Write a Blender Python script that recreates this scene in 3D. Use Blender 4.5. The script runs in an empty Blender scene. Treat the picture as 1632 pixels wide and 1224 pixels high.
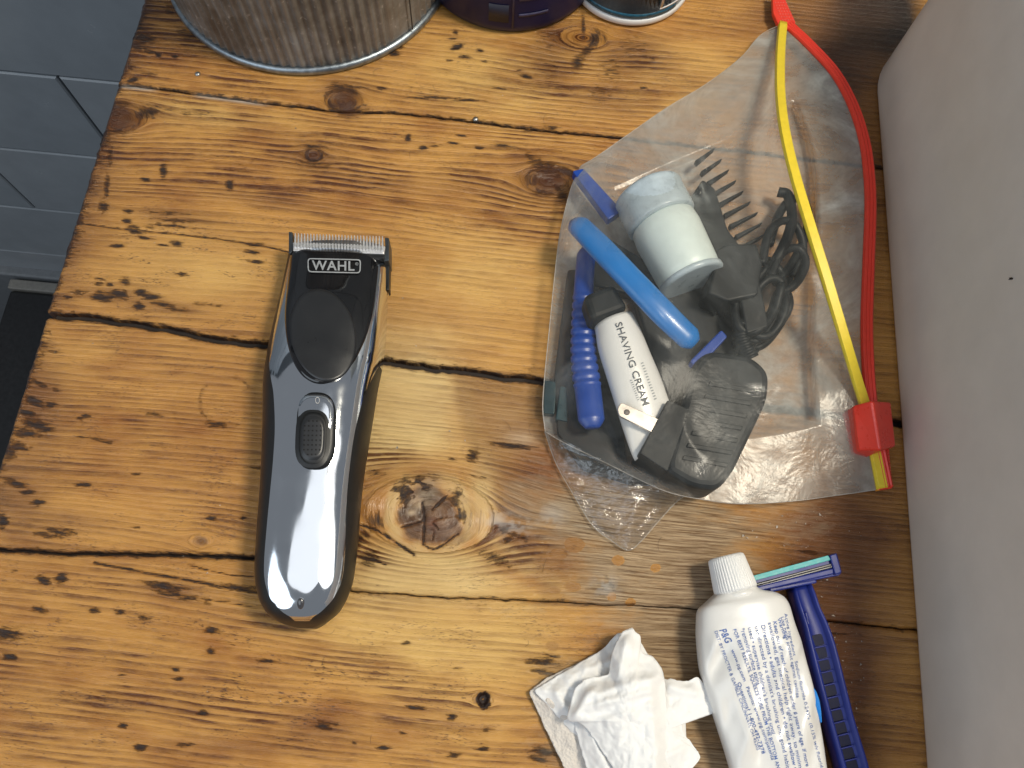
import bpy, bmesh, math, random
import numpy as np
from mathutils import Vector, Matrix
random.seed(7)
rng = np.random.default_rng(11)
C = bpy.context.scene.collection
S = bpy.context.scene

# ------------------------------------------------------------------ camera
F, CX, CY, H = 1226.0, 816.0, 612.0, 0.35          # focal length and centre in photo pixels, camera height over the counter
_Z = np.array([40.0, 411.0, F]); _Z /= np.linalg.norm(_Z)
_Y = np.array([349.0, 3621.0, -F]); _Y -= _Z * (_Y @ _Z); _Y /= np.linalg.norm(_Y)
_X = np.cross(_Y, _Z)
R = np.array([_X, _Y, _Z])                           # rows: world axes in camera space
cam_data = bpy.data.cameras.new("camera")
cam = bpy.data.objects.new("camera", cam_data); C.objects.link(cam)
cam_data.sensor_width = 36.0; cam_data.lens = F / 1632.0 * 36.0
cam_data.clip_start = 0.01; cam_data.clip_end = 50.0
M4 = Matrix.Identity(4)
for i in range(3):
    for j in range(3): M4[i][j] = R[i][j]
M4[2][3] = H
cam.matrix_world = M4
S.camera = cam

# ------------------------------------------------------------------ world, lamps, exposure
w = bpy.data.worlds.new("World"); S.world = w; w.use_nodes = True
w.node_tree.nodes["Background"].inputs[0].default_value = (0.80, 0.86, 0.95, 1)
w.node_tree.nodes["Background"].inputs[1].default_value = 0.20
def area(name, loc, target, sx, sy, energy, col):
    l = bpy.data.lights.new(name, 'AREA'); l.shape = 'ELLIPSE' if sx > .5 else 'RECTANGLE'; l.size = sx; l.size_y = sy
    l.energy = energy; l.color = col
    o = bpy.data.objects.new(name, l); C.objects.link(o); o.location = loc
    d = Vector(target) - Vector(loc); o.rotation_euler = d.to_track_quat('-Z', 'Y').to_euler()
    return o
area("ceiling_lamp", (0.47, 0.18, 1.05), (0.0, 0.12, 0), 0.19, 0.19, 9.5, (1.0, 0.91, 0.74))
area("right_fill", (1.05, -0.1, 1.25), (0.0, 0.1, 0), 0.9, 1.5, 5.0, (1.0, 0.98, 0.95))  # added soft panel, gives the chrome a white right side
area("overhead_fill", (0.05, -0.15, 1.75), (0.0, 0.0, 0), 1.5, 1.1, 3.6, (0.95, 0.97, 1.0))  # added panel overhead, a pale area for the chrome to reflect
area("cool_left_fill", (-1.1, -0.8, 1.15), (-0.1, 0.25, -.1), 1.7, 1.4, 10.5, (0.78, 0.89, 1.0))  # added cool fill to brighten the tiles and chrome, not a known window
S.view_settings.view_transform = 'Standard'; S.view_settings.look = 'None'
S.view_settings.exposure = 0.14; S.view_settings.gamma = 1.0
try: S.view_settings.use_curve_mapping = False
except Exception: pass
S.cycles.max_bounces = 10; S.cycles.transparent_max_bounces = 24
S.cycles.caustics_reflective = False; S.cycles.caustics_refractive = False

# ------------------------------------------------------------------ helpers
def P(px, py, z=0.0):
    """a place at height z given by where the photo shows it"""
    v = R @ np.array([px - CX, CY - py, -F]); t = (z - H) / v[2]
    return np.array([v[0] * t, v[1] * t, z])
def PA(px, py, z):
    px = np.asarray(px, float); py = np.asarray(py, float); z = np.broadcast_to(np.asarray(z, float), px.shape)
    v = np.stack([px - CX, CY - py, np.full(px.shape, -F)], -1) @ R.T
    t = (z - H) / v[..., 2]
    return np.stack([v[..., 0] * t, v[..., 1] * t, z], -1)
def PW(px, py, Y):
    v = R @ np.array([px - CX, CY - py, -F]); t = Y / v[1]
    return np.array([v[0] * t, Y, H + v[2] * t])
def toPX(p):
    q = (np.asarray(p) - np.array([0, 0, H])) @ R
    return CX + F * q[..., 0] / -q[..., 2], CY - F * q[..., 1] / -q[..., 2]
def sst(a, b, x):
    t = np.clip((x - a) / (b - a), 0, 1); return t * t * (3 - 2 * t)
def vnoise(x, y, seed=0):
    x = np.asarray(x, float); y = np.asarray(y, float)
    xi = np.floor(x).astype(np.int64); yi = np.floor(y).astype(np.int64)
    fx = x - xi; fy = y - yi; fx = fx * fx * (3 - 2 * fx); fy = fy * fy * (3 - 2 * fy)
    def h(a, b):
        n = (a * 374761393 + b * 668265263 + seed * 974711) & 0x7fffffff
        n = ((n ^ (n >> 13)) * 1274126177) & 0x7fffffff
        n = ((n ^ (n >> 16)) * 668265263) & 0x7fffffff
        return (n ^ (n >> 15)) / 0x7fffffff
    return (h(xi, yi) * (1 - fx) + h(xi + 1, yi) * fx) * (1 - fy) + (h(xi, yi + 1) * (1 - fx) + h(xi + 1, yi + 1) * fx) * fy
def fbm(x, y, seed=0, n=4):
    s = 0; a = .5; t = 0
    for i in range(n):
        s = s + a * vnoise(x * 2 ** i, y * 2 ** i, seed + i * 17); t += a; a *= .5
    return s / t
def catmull(pts, n, closed=False):
    p = np.asarray(pts, float); m = len(p)
    if closed: q = np.concatenate([p[-1:], p, p[:2]])
    else: q = np.concatenate([2 * p[:1] - p[1:2], p, 2 * p[-1:] - p[-2:-1]])
    segs = m if closed else m - 1
    out = []
    per = 16
    for i in range(segs):
        a, b, c, d = q[i], q[i + 1], q[i + 2], q[i + 3]
        for k in range(per):
            t = k / per
            out.append(.5 * ((2 * b) + (-a + c) * t + (2 * a - 5 * b + 4 * c - d) * t * t + (-a + 3 * b - 3 * c + d) * t ** 3))
    out.append(p[0] if closed else p[-1])
    out = np.array(out)
    L = np.concatenate([[0], np.cumsum(np.linalg.norm(np.diff(out, axis=0), axis=1))])
    s = np.linspace(0, L[-1], n, endpoint=not closed)
    return np.stack([np.interp(s, L, out[:, k]) for k in range(p.shape[1])], -1)

ORI = {}
def wo(o): return ORI.get(o.name, np.zeros(3)) if o is not None else np.zeros(3)
def link(name, me, mat, parent=None, origin=None):
    o = bpy.data.objects.new(name, me); C.objects.link(o)
    if mat is not None: me.materials.append(mat)
    if parent is not None:
        o.parent = parent; ORI[o.name] = wo(parent)
    else:
        og = np.zeros(3) if origin is None else np.asarray(origin, float)
        o.location = og; ORI[o.name] = og
    return o
def meshobj(name, V, Fc, mat, parent=None, smooth=True, origin=None, solid=0, bevel=0, subsurf=0):
    V = np.asarray(V, float)
    if parent is None and origin is None:
        origin = np.array([V[:, 0].mean(), V[:, 1].mean(), V[:, 2].min()])
    off = wo(parent) if parent is not None else np.asarray(origin, float)
    me = bpy.data.meshes.new(name)
    me.from_pydata((V - off).tolist(), [], [list(f) for f in Fc])
    if smooth: me.polygons.foreach_set("use_smooth", [True] * len(me.polygons))
    me.update()
    o = link(name, me, mat, parent, origin)
    if bevel:
        m = o.modifiers.new("bevel", 'BEVEL'); m.width = bevel; m.segments = 3; m.limit_method = 'ANGLE'; m.angle_limit = math.radians(40)
    if solid:
        m = o.modifiers.new("solid", 'SOLIDIFY'); m.thickness = solid; m.offset = 0
    if subsurf:
        m = o.modifiers.new("sub", 'SUBSURF'); m.levels = subsurf; m.render_levels = subsurf
    return o
def gridfaces(ny, nx, cu=False, cv=False, off=0):
    f = []
    for j in range(ny if cv else ny - 1):
        for i in range(nx if cu else nx - 1):
            a = j * nx + i; b = j * nx + (i + 1) % nx; c = ((j + 1) % ny) * nx + (i + 1) % nx; d = ((j + 1) % ny) * nx + i
            f.append((a + off, b + off, c + off, d + off))
    return f
def gridobj(name, V, mat, parent=None, cu=False, cv=False, cap=False, **k):
    ny, nx = V.shape[:2]
    f = gridfaces(ny, nx, cu, cv)
    if cap:
        f.append(tuple(reversed(range(nx)))); f.append(tuple((ny - 1) * nx + i for i in range(nx)))
    return meshobj(name, V.reshape(-1, 3), f, mat, parent, **k)
def tubeV(path, rad, seg=10, flat=1.0):
    path = np.asarray(path, float); n = len(path)
    rad = np.broadcast_to(np.asarray(rad, float), (n,))
    T = np.gradient(path, axis=0); T /= np.linalg.norm(T, axis=1)[:, None] + 1e-12
    up = np.array([0, 0, 1.0]); V = np.zeros((n, seg, 3))
    for i in range(n):
        s = np.cross(T[i], up)
        if np.linalg.norm(s) < 1e-3: s = np.array([1.0, 0, 0])
        s /= np.linalg.norm(s); u = np.cross(s, T[i])
        for k in range(seg):
            a = 2 * math.pi * k / seg
            V[i, k] = path[i] + rad[i] * (math.cos(a) * s + math.sin(a) * u * flat)
    return V
def tube(name, path, rad, mat, parent=None, seg=10, flat=1.0, **k):
    return gridobj(name, tubeV(path, rad, seg, flat), mat, parent, cu=True, cap=True, **k)
def joinVF(parts):
    V = []; Fa = []; o = 0
    for v, f in parts:
        v = np.asarray(v).reshape(-1, 3); V.append(v); Fa += [tuple(i + o for i in q) for q in f]; o += len(v)
    return np.concatenate(V), Fa
def prismVF(top, bot):
    """solid between two loops of equal length"""
    n = len(top); V = np.concatenate([np.asarray(bot, float), np.asarray(top, float)])
    f = [(i, (i + 1) % n, n + (i + 1) % n, n + i) for i in range(n)]
    f.append(tuple(reversed(range(n)))); f.append(tuple(range(n, 2 * n)))
    return V, f
def slabVF(px, z0, z1):
    """solid whose top outline the photo shows at px; straight down to z0"""
    t = np.array([P(x, y, z1) for x, y in px]); b = t.copy(); b[:, 2] = z0
    # keep counter-clockwise from above
    a = 0.5 * np.sum(t[:, 0] * np.roll(t[:, 1], -1) - np.roll(t[:, 0], -1) * t[:, 1])
    if a < 0: t = t[::-1]; b = b[::-1]
    return prismVF(t, b)
def slab(name, px, z0, z1, mat, parent=None, bevel=0.0008, **k):
    v, f = slabVF(px, z0, z1); return meshobj(name, v, f, mat, parent, smooth=False, bevel=bevel, **k)
def roundpoly(px, r, n=5):
    p = np.asarray(px, float); m = len(p); out = []
    for i in range(m):
        a, b, c = p[i - 1], p[i], p[(i + 1) % m]
        la, lc = np.linalg.norm(a - b), np.linalg.norm(c - b); rr = min(r, la * .45, lc * .45)
        p0 = b + (a - b) / la * rr; p1 = b + (c - b) / lc * rr
        for k in range(n + 1):
            t = k / n; out.append((1 - t) ** 2 * p0 + 2 * t * (1 - t) * b + t * t * p1)
    return out
def lathe(name, prof, center, mat, parent=None, seg=64, mod=None, **k):
    V = np.zeros((len(prof), seg, 3))
    for j, (r, z) in enumerate(prof):
        for i in range(seg):
            a = 2 * math.pi * i / seg; rr = r if mod is None else r + mod(a, j)
            V[j, i] = (center[0] + rr * math.cos(a), center[1] + rr * math.sin(a), center[2] + z)
    return gridobj(name, V, mat, parent, cu=True, cap=True, **k)
def tag(o, label=None, cat=None, group=None, kind=None):
    if label: o["label"] = label
    if cat: o["category"] = cat
    if group: o["group"] = group
    if kind: o["kind"] = kind
    return o
def thing(name, label, cat, loc, group=None):
    o = bpy.data.objects.new(name, None); C.objects.link(o); o.empty_display_size = .01
    o.location = loc; ORI[o.name] = np.asarray(loc, float)
    return tag(o, label, cat, group)

# ------------------------------------------------------------------ material helpers
class N:
    def __init__(s, name):
        s.m = bpy.data.materials.new(name); s.m.use_nodes = True; s.t = s.m.node_tree
        s.b = s.t.nodes["Principled BSDF"]; s.out = s.t.nodes["Material Output"]
    def n(s, typ, **k):
        x = s.t.nodes.new(typ)
        for a, v in k.items(): setattr(x, a, v)
        return x
    def l(s, a, b): s.t.links.new(a, b)
    def setin(s, inp, v):
        if isinstance(v, (int, float)): inp.default_value = v
        elif isinstance(v, (tuple, list)): inp.default_value = v
        else: s.l(v, inp)
    def math(s, op, a, b=None, c=None, clamp=False):
        x = s.n("ShaderNodeMath", operation=op); x.use_clamp = clamp
        for i, v in enumerate((a, b, c)):
            if v is not None: s.setin(x.inputs[i], v)
        return x.outputs[0]
    def mix(s, f, a, b, blend='MIX'):
        x = s.n("ShaderNodeMix", data_type='RGBA', blend_type=blend)
        s.setin(x.inputs[0], f); s.setin(x.inputs[6], a); s.setin(x.inputs[7], b); return x.outputs[2]
    def ramp(s, v, stops, interp='LINEAR'):
        x = s.n("ShaderNodeValToRGB"); x.color_ramp.interpolation = interp
        e = x.color_ramp.elements
        while len(e) < len(stops): e.new(.5)
        for q, (p, c) in zip(e, stops):
            q.position = p; q.color = c if isinstance(c, tuple) else (c, c, c, 1)
        s.l(v, x.inputs[0]); return x.outputs[0]
    def attr(s, name): return s.n("ShaderNodeAttribute", attribute_name=name)
    def noise(s, vec, scale, detail=3, rough=.55, dist=0):
        x = s.n("ShaderNodeTexNoise"); s.setin(x.inputs["Vector"], vec)
        x.inputs["Scale"].default_value = scale; x.inputs["Detail"].default_value = detail
        x.inputs["Roughness"].default_value = rough; x.inputs["Distortion"].default_value = dist
        return x.outputs["Fac"]
    def pos(s): return s.n("ShaderNodeNewGeometry").outputs["Position"]
    def obj(s): return s.n("ShaderNodeTexCoord").outputs["Object"]
    def scalev(s, v, sc):
        x = s.n("ShaderNodeMapping"); s.l(v, x.inputs[0]); x.inputs["Scale"].default_value = sc; return x.outputs[0]
    def comb(s, x_, y_, z_):
        x = s.n("ShaderNodeCombineXYZ")
        for i, v in enumerate((x_, y_, z_)): s.setin(x.inputs[i], v)
        return x.outputs[0]
    def bump(s, h, strength, dist, base=None):
        x = s.n("ShaderNodeBump"); s.l(h, x.inputs["Height"])
        x.inputs["Strength"].default_value = strength; x.inputs["Distance"].default_value = dist
        if base is not None: s.l(base, x.inputs["Normal"])
        return x.outputs[0]
    def set(s, **k):
        nm = dict(base="Base Color", rough="Roughness", metal="Metallic", spec="Specular IOR Level", coat="Coat Weight",
                  coatr="Coat Roughness", normal="Normal", trans="Transmission Weight", alpha="Alpha", sss="Subsurface Weight", ior="IOR")
        for a, v in k.items(): s.setin(s.b.inputs[nm[a]], v)
        return s.m
def c4(*c): return (c[0], c[1], c[2], 1)
def plain(name, col, rough=.4, metal=0.0, spec=.5, var=.12, nscale=180, bump=0.0, coat=0.0, sss=0.0):
    """plain surface with slight procedural wear in tone, gloss and relief"""
    m = N(name); p = m.obj()
    n = m.noise(p, nscale, 4, .6); n2 = m.noise(p, nscale * 6, 2)
    c = m.mix(m.ramp(n, [(.3, 0.0), (.7, 1.0)]), c4(*[x * (1 - var) for x in col]), c4(*[min(1, x * (1 + var)) for x in col]))
    r = m.math('ADD', m.math('MULTIPLY', m.math('SUBTRACT', n, .5), .25), rough, clamp=True)
    m.set(base=c, rough=r, metal=metal, spec=spec, coat=coat, sss=sss)
    if sss: m.b.inputs["Subsurface Radius"].default_value = (.004, .004, .004)
    if bump: m.set(normal=m.bump(n2, bump, .0003))
    return m.m

# ------------------------------------------------------------------ the wooden counter: four lacquered planks
def wood_material():
    m = N("lacquered_pine")
    A = lambda k: m.attr(k).outputs["Fac"]
    base = m.attr("tone").outputs["Color"]
    phase, late, pit, glare_wear, gx, gy = A("phase"), A("late"), A("pit"), A("glare_wear"), A("gx"), A("gy")
    gv = m.comb(m.math('MULTIPLY', gx, .035), gy, 0.0)             # stretched along the grain, mm
    gl = m.comb(m.math('MULTIPLY', gx, .10), m.math('MULTIPLY', gy, .5), 3.0)
    def v(a, b, c): return m.comb(m.math('MULTIPLY', gx, a), m.math('MULTIPLY', gy, b), c)
    jit = m.math('MULTIPLY', m.math('SUBTRACT', m.noise(gv, .9, 4, .6), .5), 1.1)
    ph = m.math('FRACT', m.math('ADD', phase, jit))
    ring = m.ramp(ph, [(0.0, .35), (.10, .0), (.30, .12), (.58, .62), (.86, 1.0), (1.0, .35)])
    fib = m.noise(gv, 3.6, 5, .75)                                    # fine fibres
    fibm = m.ramp(fib, [(.38, 0.0), (.62, 1.0)])
    blm = m.ramp(m.noise(v(.022, .075, 3.0), 1.0, 6, .68), [(.40, .05), (.53, .65), (.63, 1.3)])   # where the stain took
    lateamt = m.math('MULTIPLY', m.math('MULTIPLY', ring, blm), m.math('MULTIPLY', late, 1.05), clamp=True)
    c = m.mix(m.math('MULTIPLY', fibm, .45), base, m.mix(1.0, base, c4(.66, .54, .42), 'MULTIPLY'))
    ton = m.noise(v(.022, .05, 7.0), 1.0, 4, .6)
    c = m.mix(m.math('MULTIPLY', m.ramp(ton, [(.44, 0.0), (.70, .95)]), m.math('MULTIPLY', late, 1.3, clamp=True)), c, m.mix(1.0, base, c4(.56, .43, .34), 'MULTIPLY'))
    c = m.mix(lateamt, c, m.mix(1.0, base, c4(.185, .112, .085), 'MULTIPLY'))
    # clusters of short dark dashes along the grain
    speck = m.noise(v(.30, 1.25, 9.0), 1.1, 5, .72)
    clus = m.ramp(m.noise(v(.035, .085, 5.0), 1.0, 3, .6), [(.42, 0.0), (.62, 1.0)])
    dash = m.math('ADD', speck, m.math('MULTIPLY', clus, .13))
    dashm = m.math('MULTIPLY', m.ramp(dash, [(.655, 0.0), (.74, 1.0)]), .9)
    c = m.mix(m.math('MULTIPLY', dashm, A("speck"), clamp=True), c, c4(.05, .018, .009))
    # stains, knots and pits with ragged edges
    rag = m.noise(v(.20, .85, 0.0), 1.0, 6, .75)
    pv = m.math('ADD', pit, m.math('MULTIPLY', m.math('SUBTRACT', rag, .5), 2.6))
    pm = m.ramp(pv, [(.34, 0.0), (.50, .55), (.75, .95), (.95, 1.0)])
    pm = m.math('MULTIPLY', pm, m.ramp(pit, [(.03, 0.0), (.22, 1.0)]))
    c = m.mix(m.math('MULTIPLY', m.ramp(pit, [(.05, 0.0), (.8, .55)]), m.math('ADD', rag, .3), clamp=True), c, c4(.16, .058, .020))
    c = m.mix(pm, c, c4(.020, .009, .006))
    rd = A("red"); rdm = m.math('MULTIPLY', m.ramp(m.math('ADD', rd, m.math('MULTIPLY', m.math('SUBTRACT', rag, .5), .8)), [(.2, 0.0), (.75, 1.0)]), m.ramp(rd, [(.03, 0.0), (.2, 1.0)]))
    c = m.mix(m.math('MULTIPLY', rdm, .88), c, m.mix(fib, c4(.105, .034, .013), c4(.022, .010, .007)))
    # glare on weathered wood, painted into the colour as pale grey streaks
    bnz = m.noise(v(.025, .07, 1.0), 1.0, 6, .72)
    bn = m.math('ADD', glare_wear, m.math('MULTIPLY', m.math('SUBTRACT', bnz, .5), 1.5))
    bm = m.math('MULTIPLY', m.ramp(bn, [(.40, 0.0), (.85, 1.0)]), m.ramp(glare_wear, [(.02, 0.0), (.3, 1.0)]))
    streak = m.ramp(m.noise(v(.022, .8, 2.0), 1.5, 6, .75), [(.38, 0.0), (.50, .40), (.62, 1.0)])
    grey = m.mix(streak, c4(.60, .46, .30), c4(.105, .062, .034))
    c = m.mix(m.math('MULTIPLY', bm, .80), c, grey)
    wh = A("white"); c = m.mix(wh, c, m.mix(fib, c4(.62, .58, .52), c4(.30, .29, .27)))
    hgt = m.math('SUBTRACT', m.math('MULTIPLY', m.math('SUBTRACT', 1.0, ring), m.math('MULTIPLY', late, .7)), m.math('MULTIPLY', fibm, .3))
    hgt = m.math('SUBTRACT', hgt, m.math('MULTIPLY', pm, 1.2))
    hgt = m.math('SUBTRACT', hgt, m.math('MULTIPLY', m.math('MULTIPLY', streak, bm), 1.3))
    nb = m.bump(hgt, .75, .0005)
    ro = m.math('ADD', .20, m.math('MULTIPLY', bm, .13)); ro = m.math('ADD', ro, m.math('MULTIPLY', fib, .14)); ro = m.math('ADD', ro, m.math('MULTIPLY', m.math('MAXIMUM', pm, wh), .2))
    m.set(base=c, rough=ro, spec=.5, normal=nb)
    return m.m
WOOD = wood_material()

# boundaries between the planks, as the photo shows them
JA = [(150, 128), (190, 133), (300, 146), (420, 163), (530, 176), (640, 180), (760, 194), (870, 208), (960, 216), (1100, 232), (1420, 268)]
JB = [(60, 500), (160, 508), (260, 524), (340, 541), (430, 551), (620, 578), (720, 590), (850, 606), (1000, 624), (1420, 672)]
JC = [(-60, 866), (0, 876), (120, 883), (250, 884), (410, 889), (480, 912), (560, 942), (700, 952), (860, 957), (960, 964), (1080, 968), (1200, 980), (1440, 1002)]
XL, XR, YB, YT = -0.2285, 0.262, -0.165, 0.418
def jline(px):
    p = np.array([P(x, y) for x, y in px]); return p
def jy(px, X, wob, seed):
    p = jline(px); y = np.interp(X, p[:, 0], p[:, 1])
    return y + (fbm(X * 160, X * 0 + seed, seed, 3) - .5) * wob

def feats(px, py, x, y, g):
    """tones, marks and wear of the wood, with painted glare and shade, laid out over the counter"""
    n = px.shape
    tone = np.zeros(n + (3,)); tone[:] = (.62, .318, .076)
    ft = dict(pit=np.zeros(n), red=np.zeros(n), glare_wear=np.zeros(n), white=np.zeros(n), late=np.full(n, .55), speck=np.full(n, .55))
    def gs(cx, cy, sx, sy, rot=.1):
        c, s = math.cos(rot), math.sin(rot)
        dx, dy = px - cx, py - cy
        u, v = dx * c + dy * s, -dx * s + dy * c
        return np.exp(-((u / sx) ** 2 + (v / sy) ** 2))
    wb = 1 + .7 * (fbm(px * .012, py * .03, 5, 3) - .5)
    def zone(cx, cy, sx, sy, col, a, rot=.1):
        k = np.clip(gs(cx, cy, sx, sy, rot) * wb * a, 0, 1)[..., None]
        tone[:] = tone * (1 - k) + np.array(col) * k
    def lev(key, cx, cy, sx, sy, v, rot=.1):
        k = np.clip(gs(cx, cy, sx, sy, rot) * 1.15, 0, 1); ft[key] = ft[key] * (1 - k) + v * k
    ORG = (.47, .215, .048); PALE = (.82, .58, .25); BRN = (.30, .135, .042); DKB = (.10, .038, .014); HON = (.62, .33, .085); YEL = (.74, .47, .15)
    # P1
    zone(250, 60, 110, 70, ORG, .75); zone(640, 110, 190, 60, HON, .8); zone(790, 120, 120, 70, YEL, .8); zone(1090, 130, 100, 60, YEL, .7)
    zone(1340, 90, 75, 130, DKB, 1.3, 0); zone(1395, 25, 70, 60, (.022, .013, .009), 2.0, .4); zone(1260, 30, 80, 60, BRN, .8); zone(1390, 260, 40, 160, BRN, .9, 0)  # near-black back right corner is shade painted into the wood tone
    lev('late', 250, 60, 170, 100, 1.8); lev('late', 600, 80, 150, 70, .6)
    # P2
    zone(300, 180, 170, 22, YEL, .7); zone(700, 250, 230, 60, HON, .5); zone(330, 430, 140, 60, YEL, .6); zone(780, 440, 130, 110, YEL, .75); zone(700, 520, 120, 50, HON, .8)
    zone(820, 330, 90, 40, ORG, .35); zone(90, 470, 60, 40, ORG, .3)
    zone(420, 290, 330, 70, ORG, .35)
    lev('late', 400, 255, 420, 75, 1.35); lev('late', 860, 300, 200, 80, 1.2); lev('late', 880, 100, 60, 60, 1.6); lev('late', 1000, 110, 50, 50, 1.6); lev('late', 300, 440, 160, 60, .22); lev('late', 760, 470, 160, 70, .35)
    # P3
    zone(200, 570, 230, 60, HON, .6); zone(230, 545, 40, 40, ORG, .7, 0); zone(330, 560, 50, 60, ORG, .55, 0); zone(240, 720, 280, 90, ORG, .35)
    zone(240, 720, 280, 90, ORG, .25)
    PL2 = (.76, .545, .235); BR2 = (.36, .19, .060)
    # pale clean sapwood, with the brown water stain cutting it off on the right
    zone(640, 640, 100, 105, PL2, 1.5, 0); zone(560, 640, 50, 90, PL2, 1.1, 0); zone(690, 930, 130, 42, PL2, 1.2); zone(720, 1020, 150, 50, YEL, 1.2); zone(620, 930, 60, 60, PL2, 1.0)
    edge_x = np.interp(py, [570, 620, 660, 700, 740, 780, 820, 880, 930], [715, 722, 730, 742, 758, 768, 778, 800, 850]) + (fbm(py * .03, py * 0, 44, 3) - .5) * 16
    k = sst(-6, 20, px - edge_x) * sst(575, 600, py - (px - 720) * .1) * sst(985, 935, py - (px - 800) * .05) * sst(1010, 930, px) * .85
    tone[:] = tone * (1 - k[..., None]) + np.array(BR2) * k[..., None]
    zone(770, 800, 22, 60, PL2, 1.1, 0); zone(800, 870, 70, 9, PL2, .8, .5); zone(830, 905, 60, 9, PL2, .7, .45); zone(720, 900, 60, 22, PL2, 1.1, .1); zone(745, 660, 14, 60, (.50, .32, .12), .6, -.15)
    zone(870, 745, 50, 40, (.26, .095, .026), .9); zone(1105, 940, 34, 60, (.22, .07, .018), .9, 0)  # shadow beside the bag and the tube cap, painted into the wood tone
    zone(810, 660, 50, 30, (.48, .30, .13), .6); zone(830, 700, 30, 16, (.55, .40, .25), .6)
    # the big knot: cracked brown heart, pale collar, charred patches
    kx_, ky_ = px - 684, (py - 822) * 1.04; rho = np.hypot(kx_, ky_); th_ = np.arctan2(ky_, kx_)
    rn = rho + (fbm(px * .045, py * .045, 12, 4) - .5) * 26
    col = sst(48, 58, rn) * sst(78, 66, rn) * (.25 + .75 * np.clip(np.abs(np.cos(th_)) * 1.2 + (np.sin(th_) > 0) * .5, 0, 1))
    tone[:] = tone * (1 - col[..., None]) + np.array(PL2) * col[..., None]
    hrt = sst(52, 44, rn); cell = np.floor(vnoise(px * .055 + 3, py * .055, 19) * 4) / 3.0
    hc_ = np.array((.165, .088, .038))[None, None] * (.65 + .8 * cell[..., None])
    tone[:] = tone * (1 - hrt[..., None]) + hc_ * hrt[..., None]; knot_h = hrt
    char = np.exp(-((rn - 56) / 15) ** 2) * sst(.55, .95, np.cos(th_ + 2.15)) + .8 * np.exp(-((rn - 54) / 9) ** 2) * sst(.75, .95, np.cos(th_ + .35))
    ft['pit'] = np.maximum(ft['pit'], .85 * np.clip(char, 0, 1) * sst(.30, .55, fbm(px * .06, py * .09, 27, 3)))
    for cx, cy, sx, sy, rot, c_, a_ in [(678, 786, 17, 24, .5, (.36, .31, .23), 1.3), (700, 840, 30, 9, .3, (.26, .19, .13), .8), (664, 800, 12, 9, .2, (.74, .62, .44), 1.3), (655, 817, 6, 4, 0, (.74, .62, .44), 1.2), (650, 776, 3, 3, 0, (.7, .65, .55), 1.2), (712, 842, 20, 16, .2, (.30, .19, .12), .9), (690, 836, 10, 12, 0, (.16, .05, .02), .9), (668, 848, 22, 10, .1, (.24, .14, .07), .8)]:
        zone(cx, cy, sx, sy, c_, a_, rot)
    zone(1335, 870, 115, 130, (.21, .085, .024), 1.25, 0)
    lev('late', 160, 690, 220, 120, .8); lev('late', 620, 650, 110, 80, .22); lev('late', 590, 800, 55, 90, 1.9); lev('late', 600, 735, 60, 30, 1.5); lev('late', 800, 880, 80, 50, 1.6); lev('late', 700, 930, 130, 30, .15)
    lev('speck', 250, 690, 300, 150, .75); lev('speck', 650, 650, 90, 90, .05); lev('speck', 300, 420, 250, 80, 1.0); lev('speck', 700, 480, 140, 80, .2)
    SC = (.20, .078, .024)
    for cx, cy, sx, sy, a in [(150, 250, 45, 130, .75), (110, 420, 26, 60, .6), (215, 40, 30, 70, .6), (60, 650, 50, 80, .7), (30, 800, 45, 70, .6), (550, 150, 42, 24, .8), (500, 252, 46, 20, .7), (880, 290, 55, 40, .7), (880, 75, 40, 60, .6), (1010, 90, 55, 40, .7), (960, 160, 60, 26, .5), (330, 30, 60, 20, .5), (270, 345, 60, 14, .5), (190, 470, 60, 16, .5), (270, 490, 60, 12, .5), (600, 290, 90, 14, .45), (440, 320, 110, 12, .45), (745, 300, 60, 12, .4), (130, 880, 90, 8, .4), (280, 940, 60, 14, .55), (520, 1160, 60, 26, .6), (400, 1190, 120, 12, .4), (180, 1120, 120, 10, .35), (120, 830, 60, 14, .5), (860, 1060, 40, 20, .6), (865, 1205, 40, 16, .6), (720, 960, 60, 8, .3)]:
        zone(cx, cy, sx, sy, SC, a)
    # P4
    zone(660, 1010, 160, 60, YEL, .9); zone(840, 1010, 60, 60, YEL, .8); zone(120, 1060, 200, 110, ORG, .3); zone(720, 1130, 130, 90, YEL, .5)
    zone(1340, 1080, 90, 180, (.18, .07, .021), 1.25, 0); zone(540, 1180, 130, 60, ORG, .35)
    lev('late', 350, 1090, 420, 130, .95); lev('speck', 400, 1100, 420, 120, 1.0); lev('late', 720, 1000, 150, 50, .3)
    # dark by the basin foot and burnt left edge
    ex = x - XL
    edge = np.exp(-ex / .0045) * (0.35 + .9 * vnoise(x * 0, y * 330, 3)) * (.4 + .9 * vnoise(x * 0 + 3, y * 45, 8))
    ft['pit'] = np.maximum(ft['pit'], edge * .85)
    ft['red'] = np.maximum(ft['red'], np.exp(-ex / .011) * vnoise(x * 0 + 1, y * 200, 13) * .9)
    # where glare on the worn lacquer is painted pale, brown drop spots left out
    for cx, cy, sx, sy, a in [(1020, 830, 210, 70, .95), (1060, 910, 170, 110, 1.0), (1080, 1040, 130, 130, 1.0), (960, 1130, 140, 110, .8), (880, 800, 110, 70, .62), (1130, 1180, 160, 120, .9), (820, 960, 80, 60, .35), (1250, 830, 120, 50, .6)]:
        ft['glare_wear'] = np.maximum(ft['glare_wear'], a * np.clip(gs(cx, cy, sx, sy) * 1.3, 0, 1))
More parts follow.
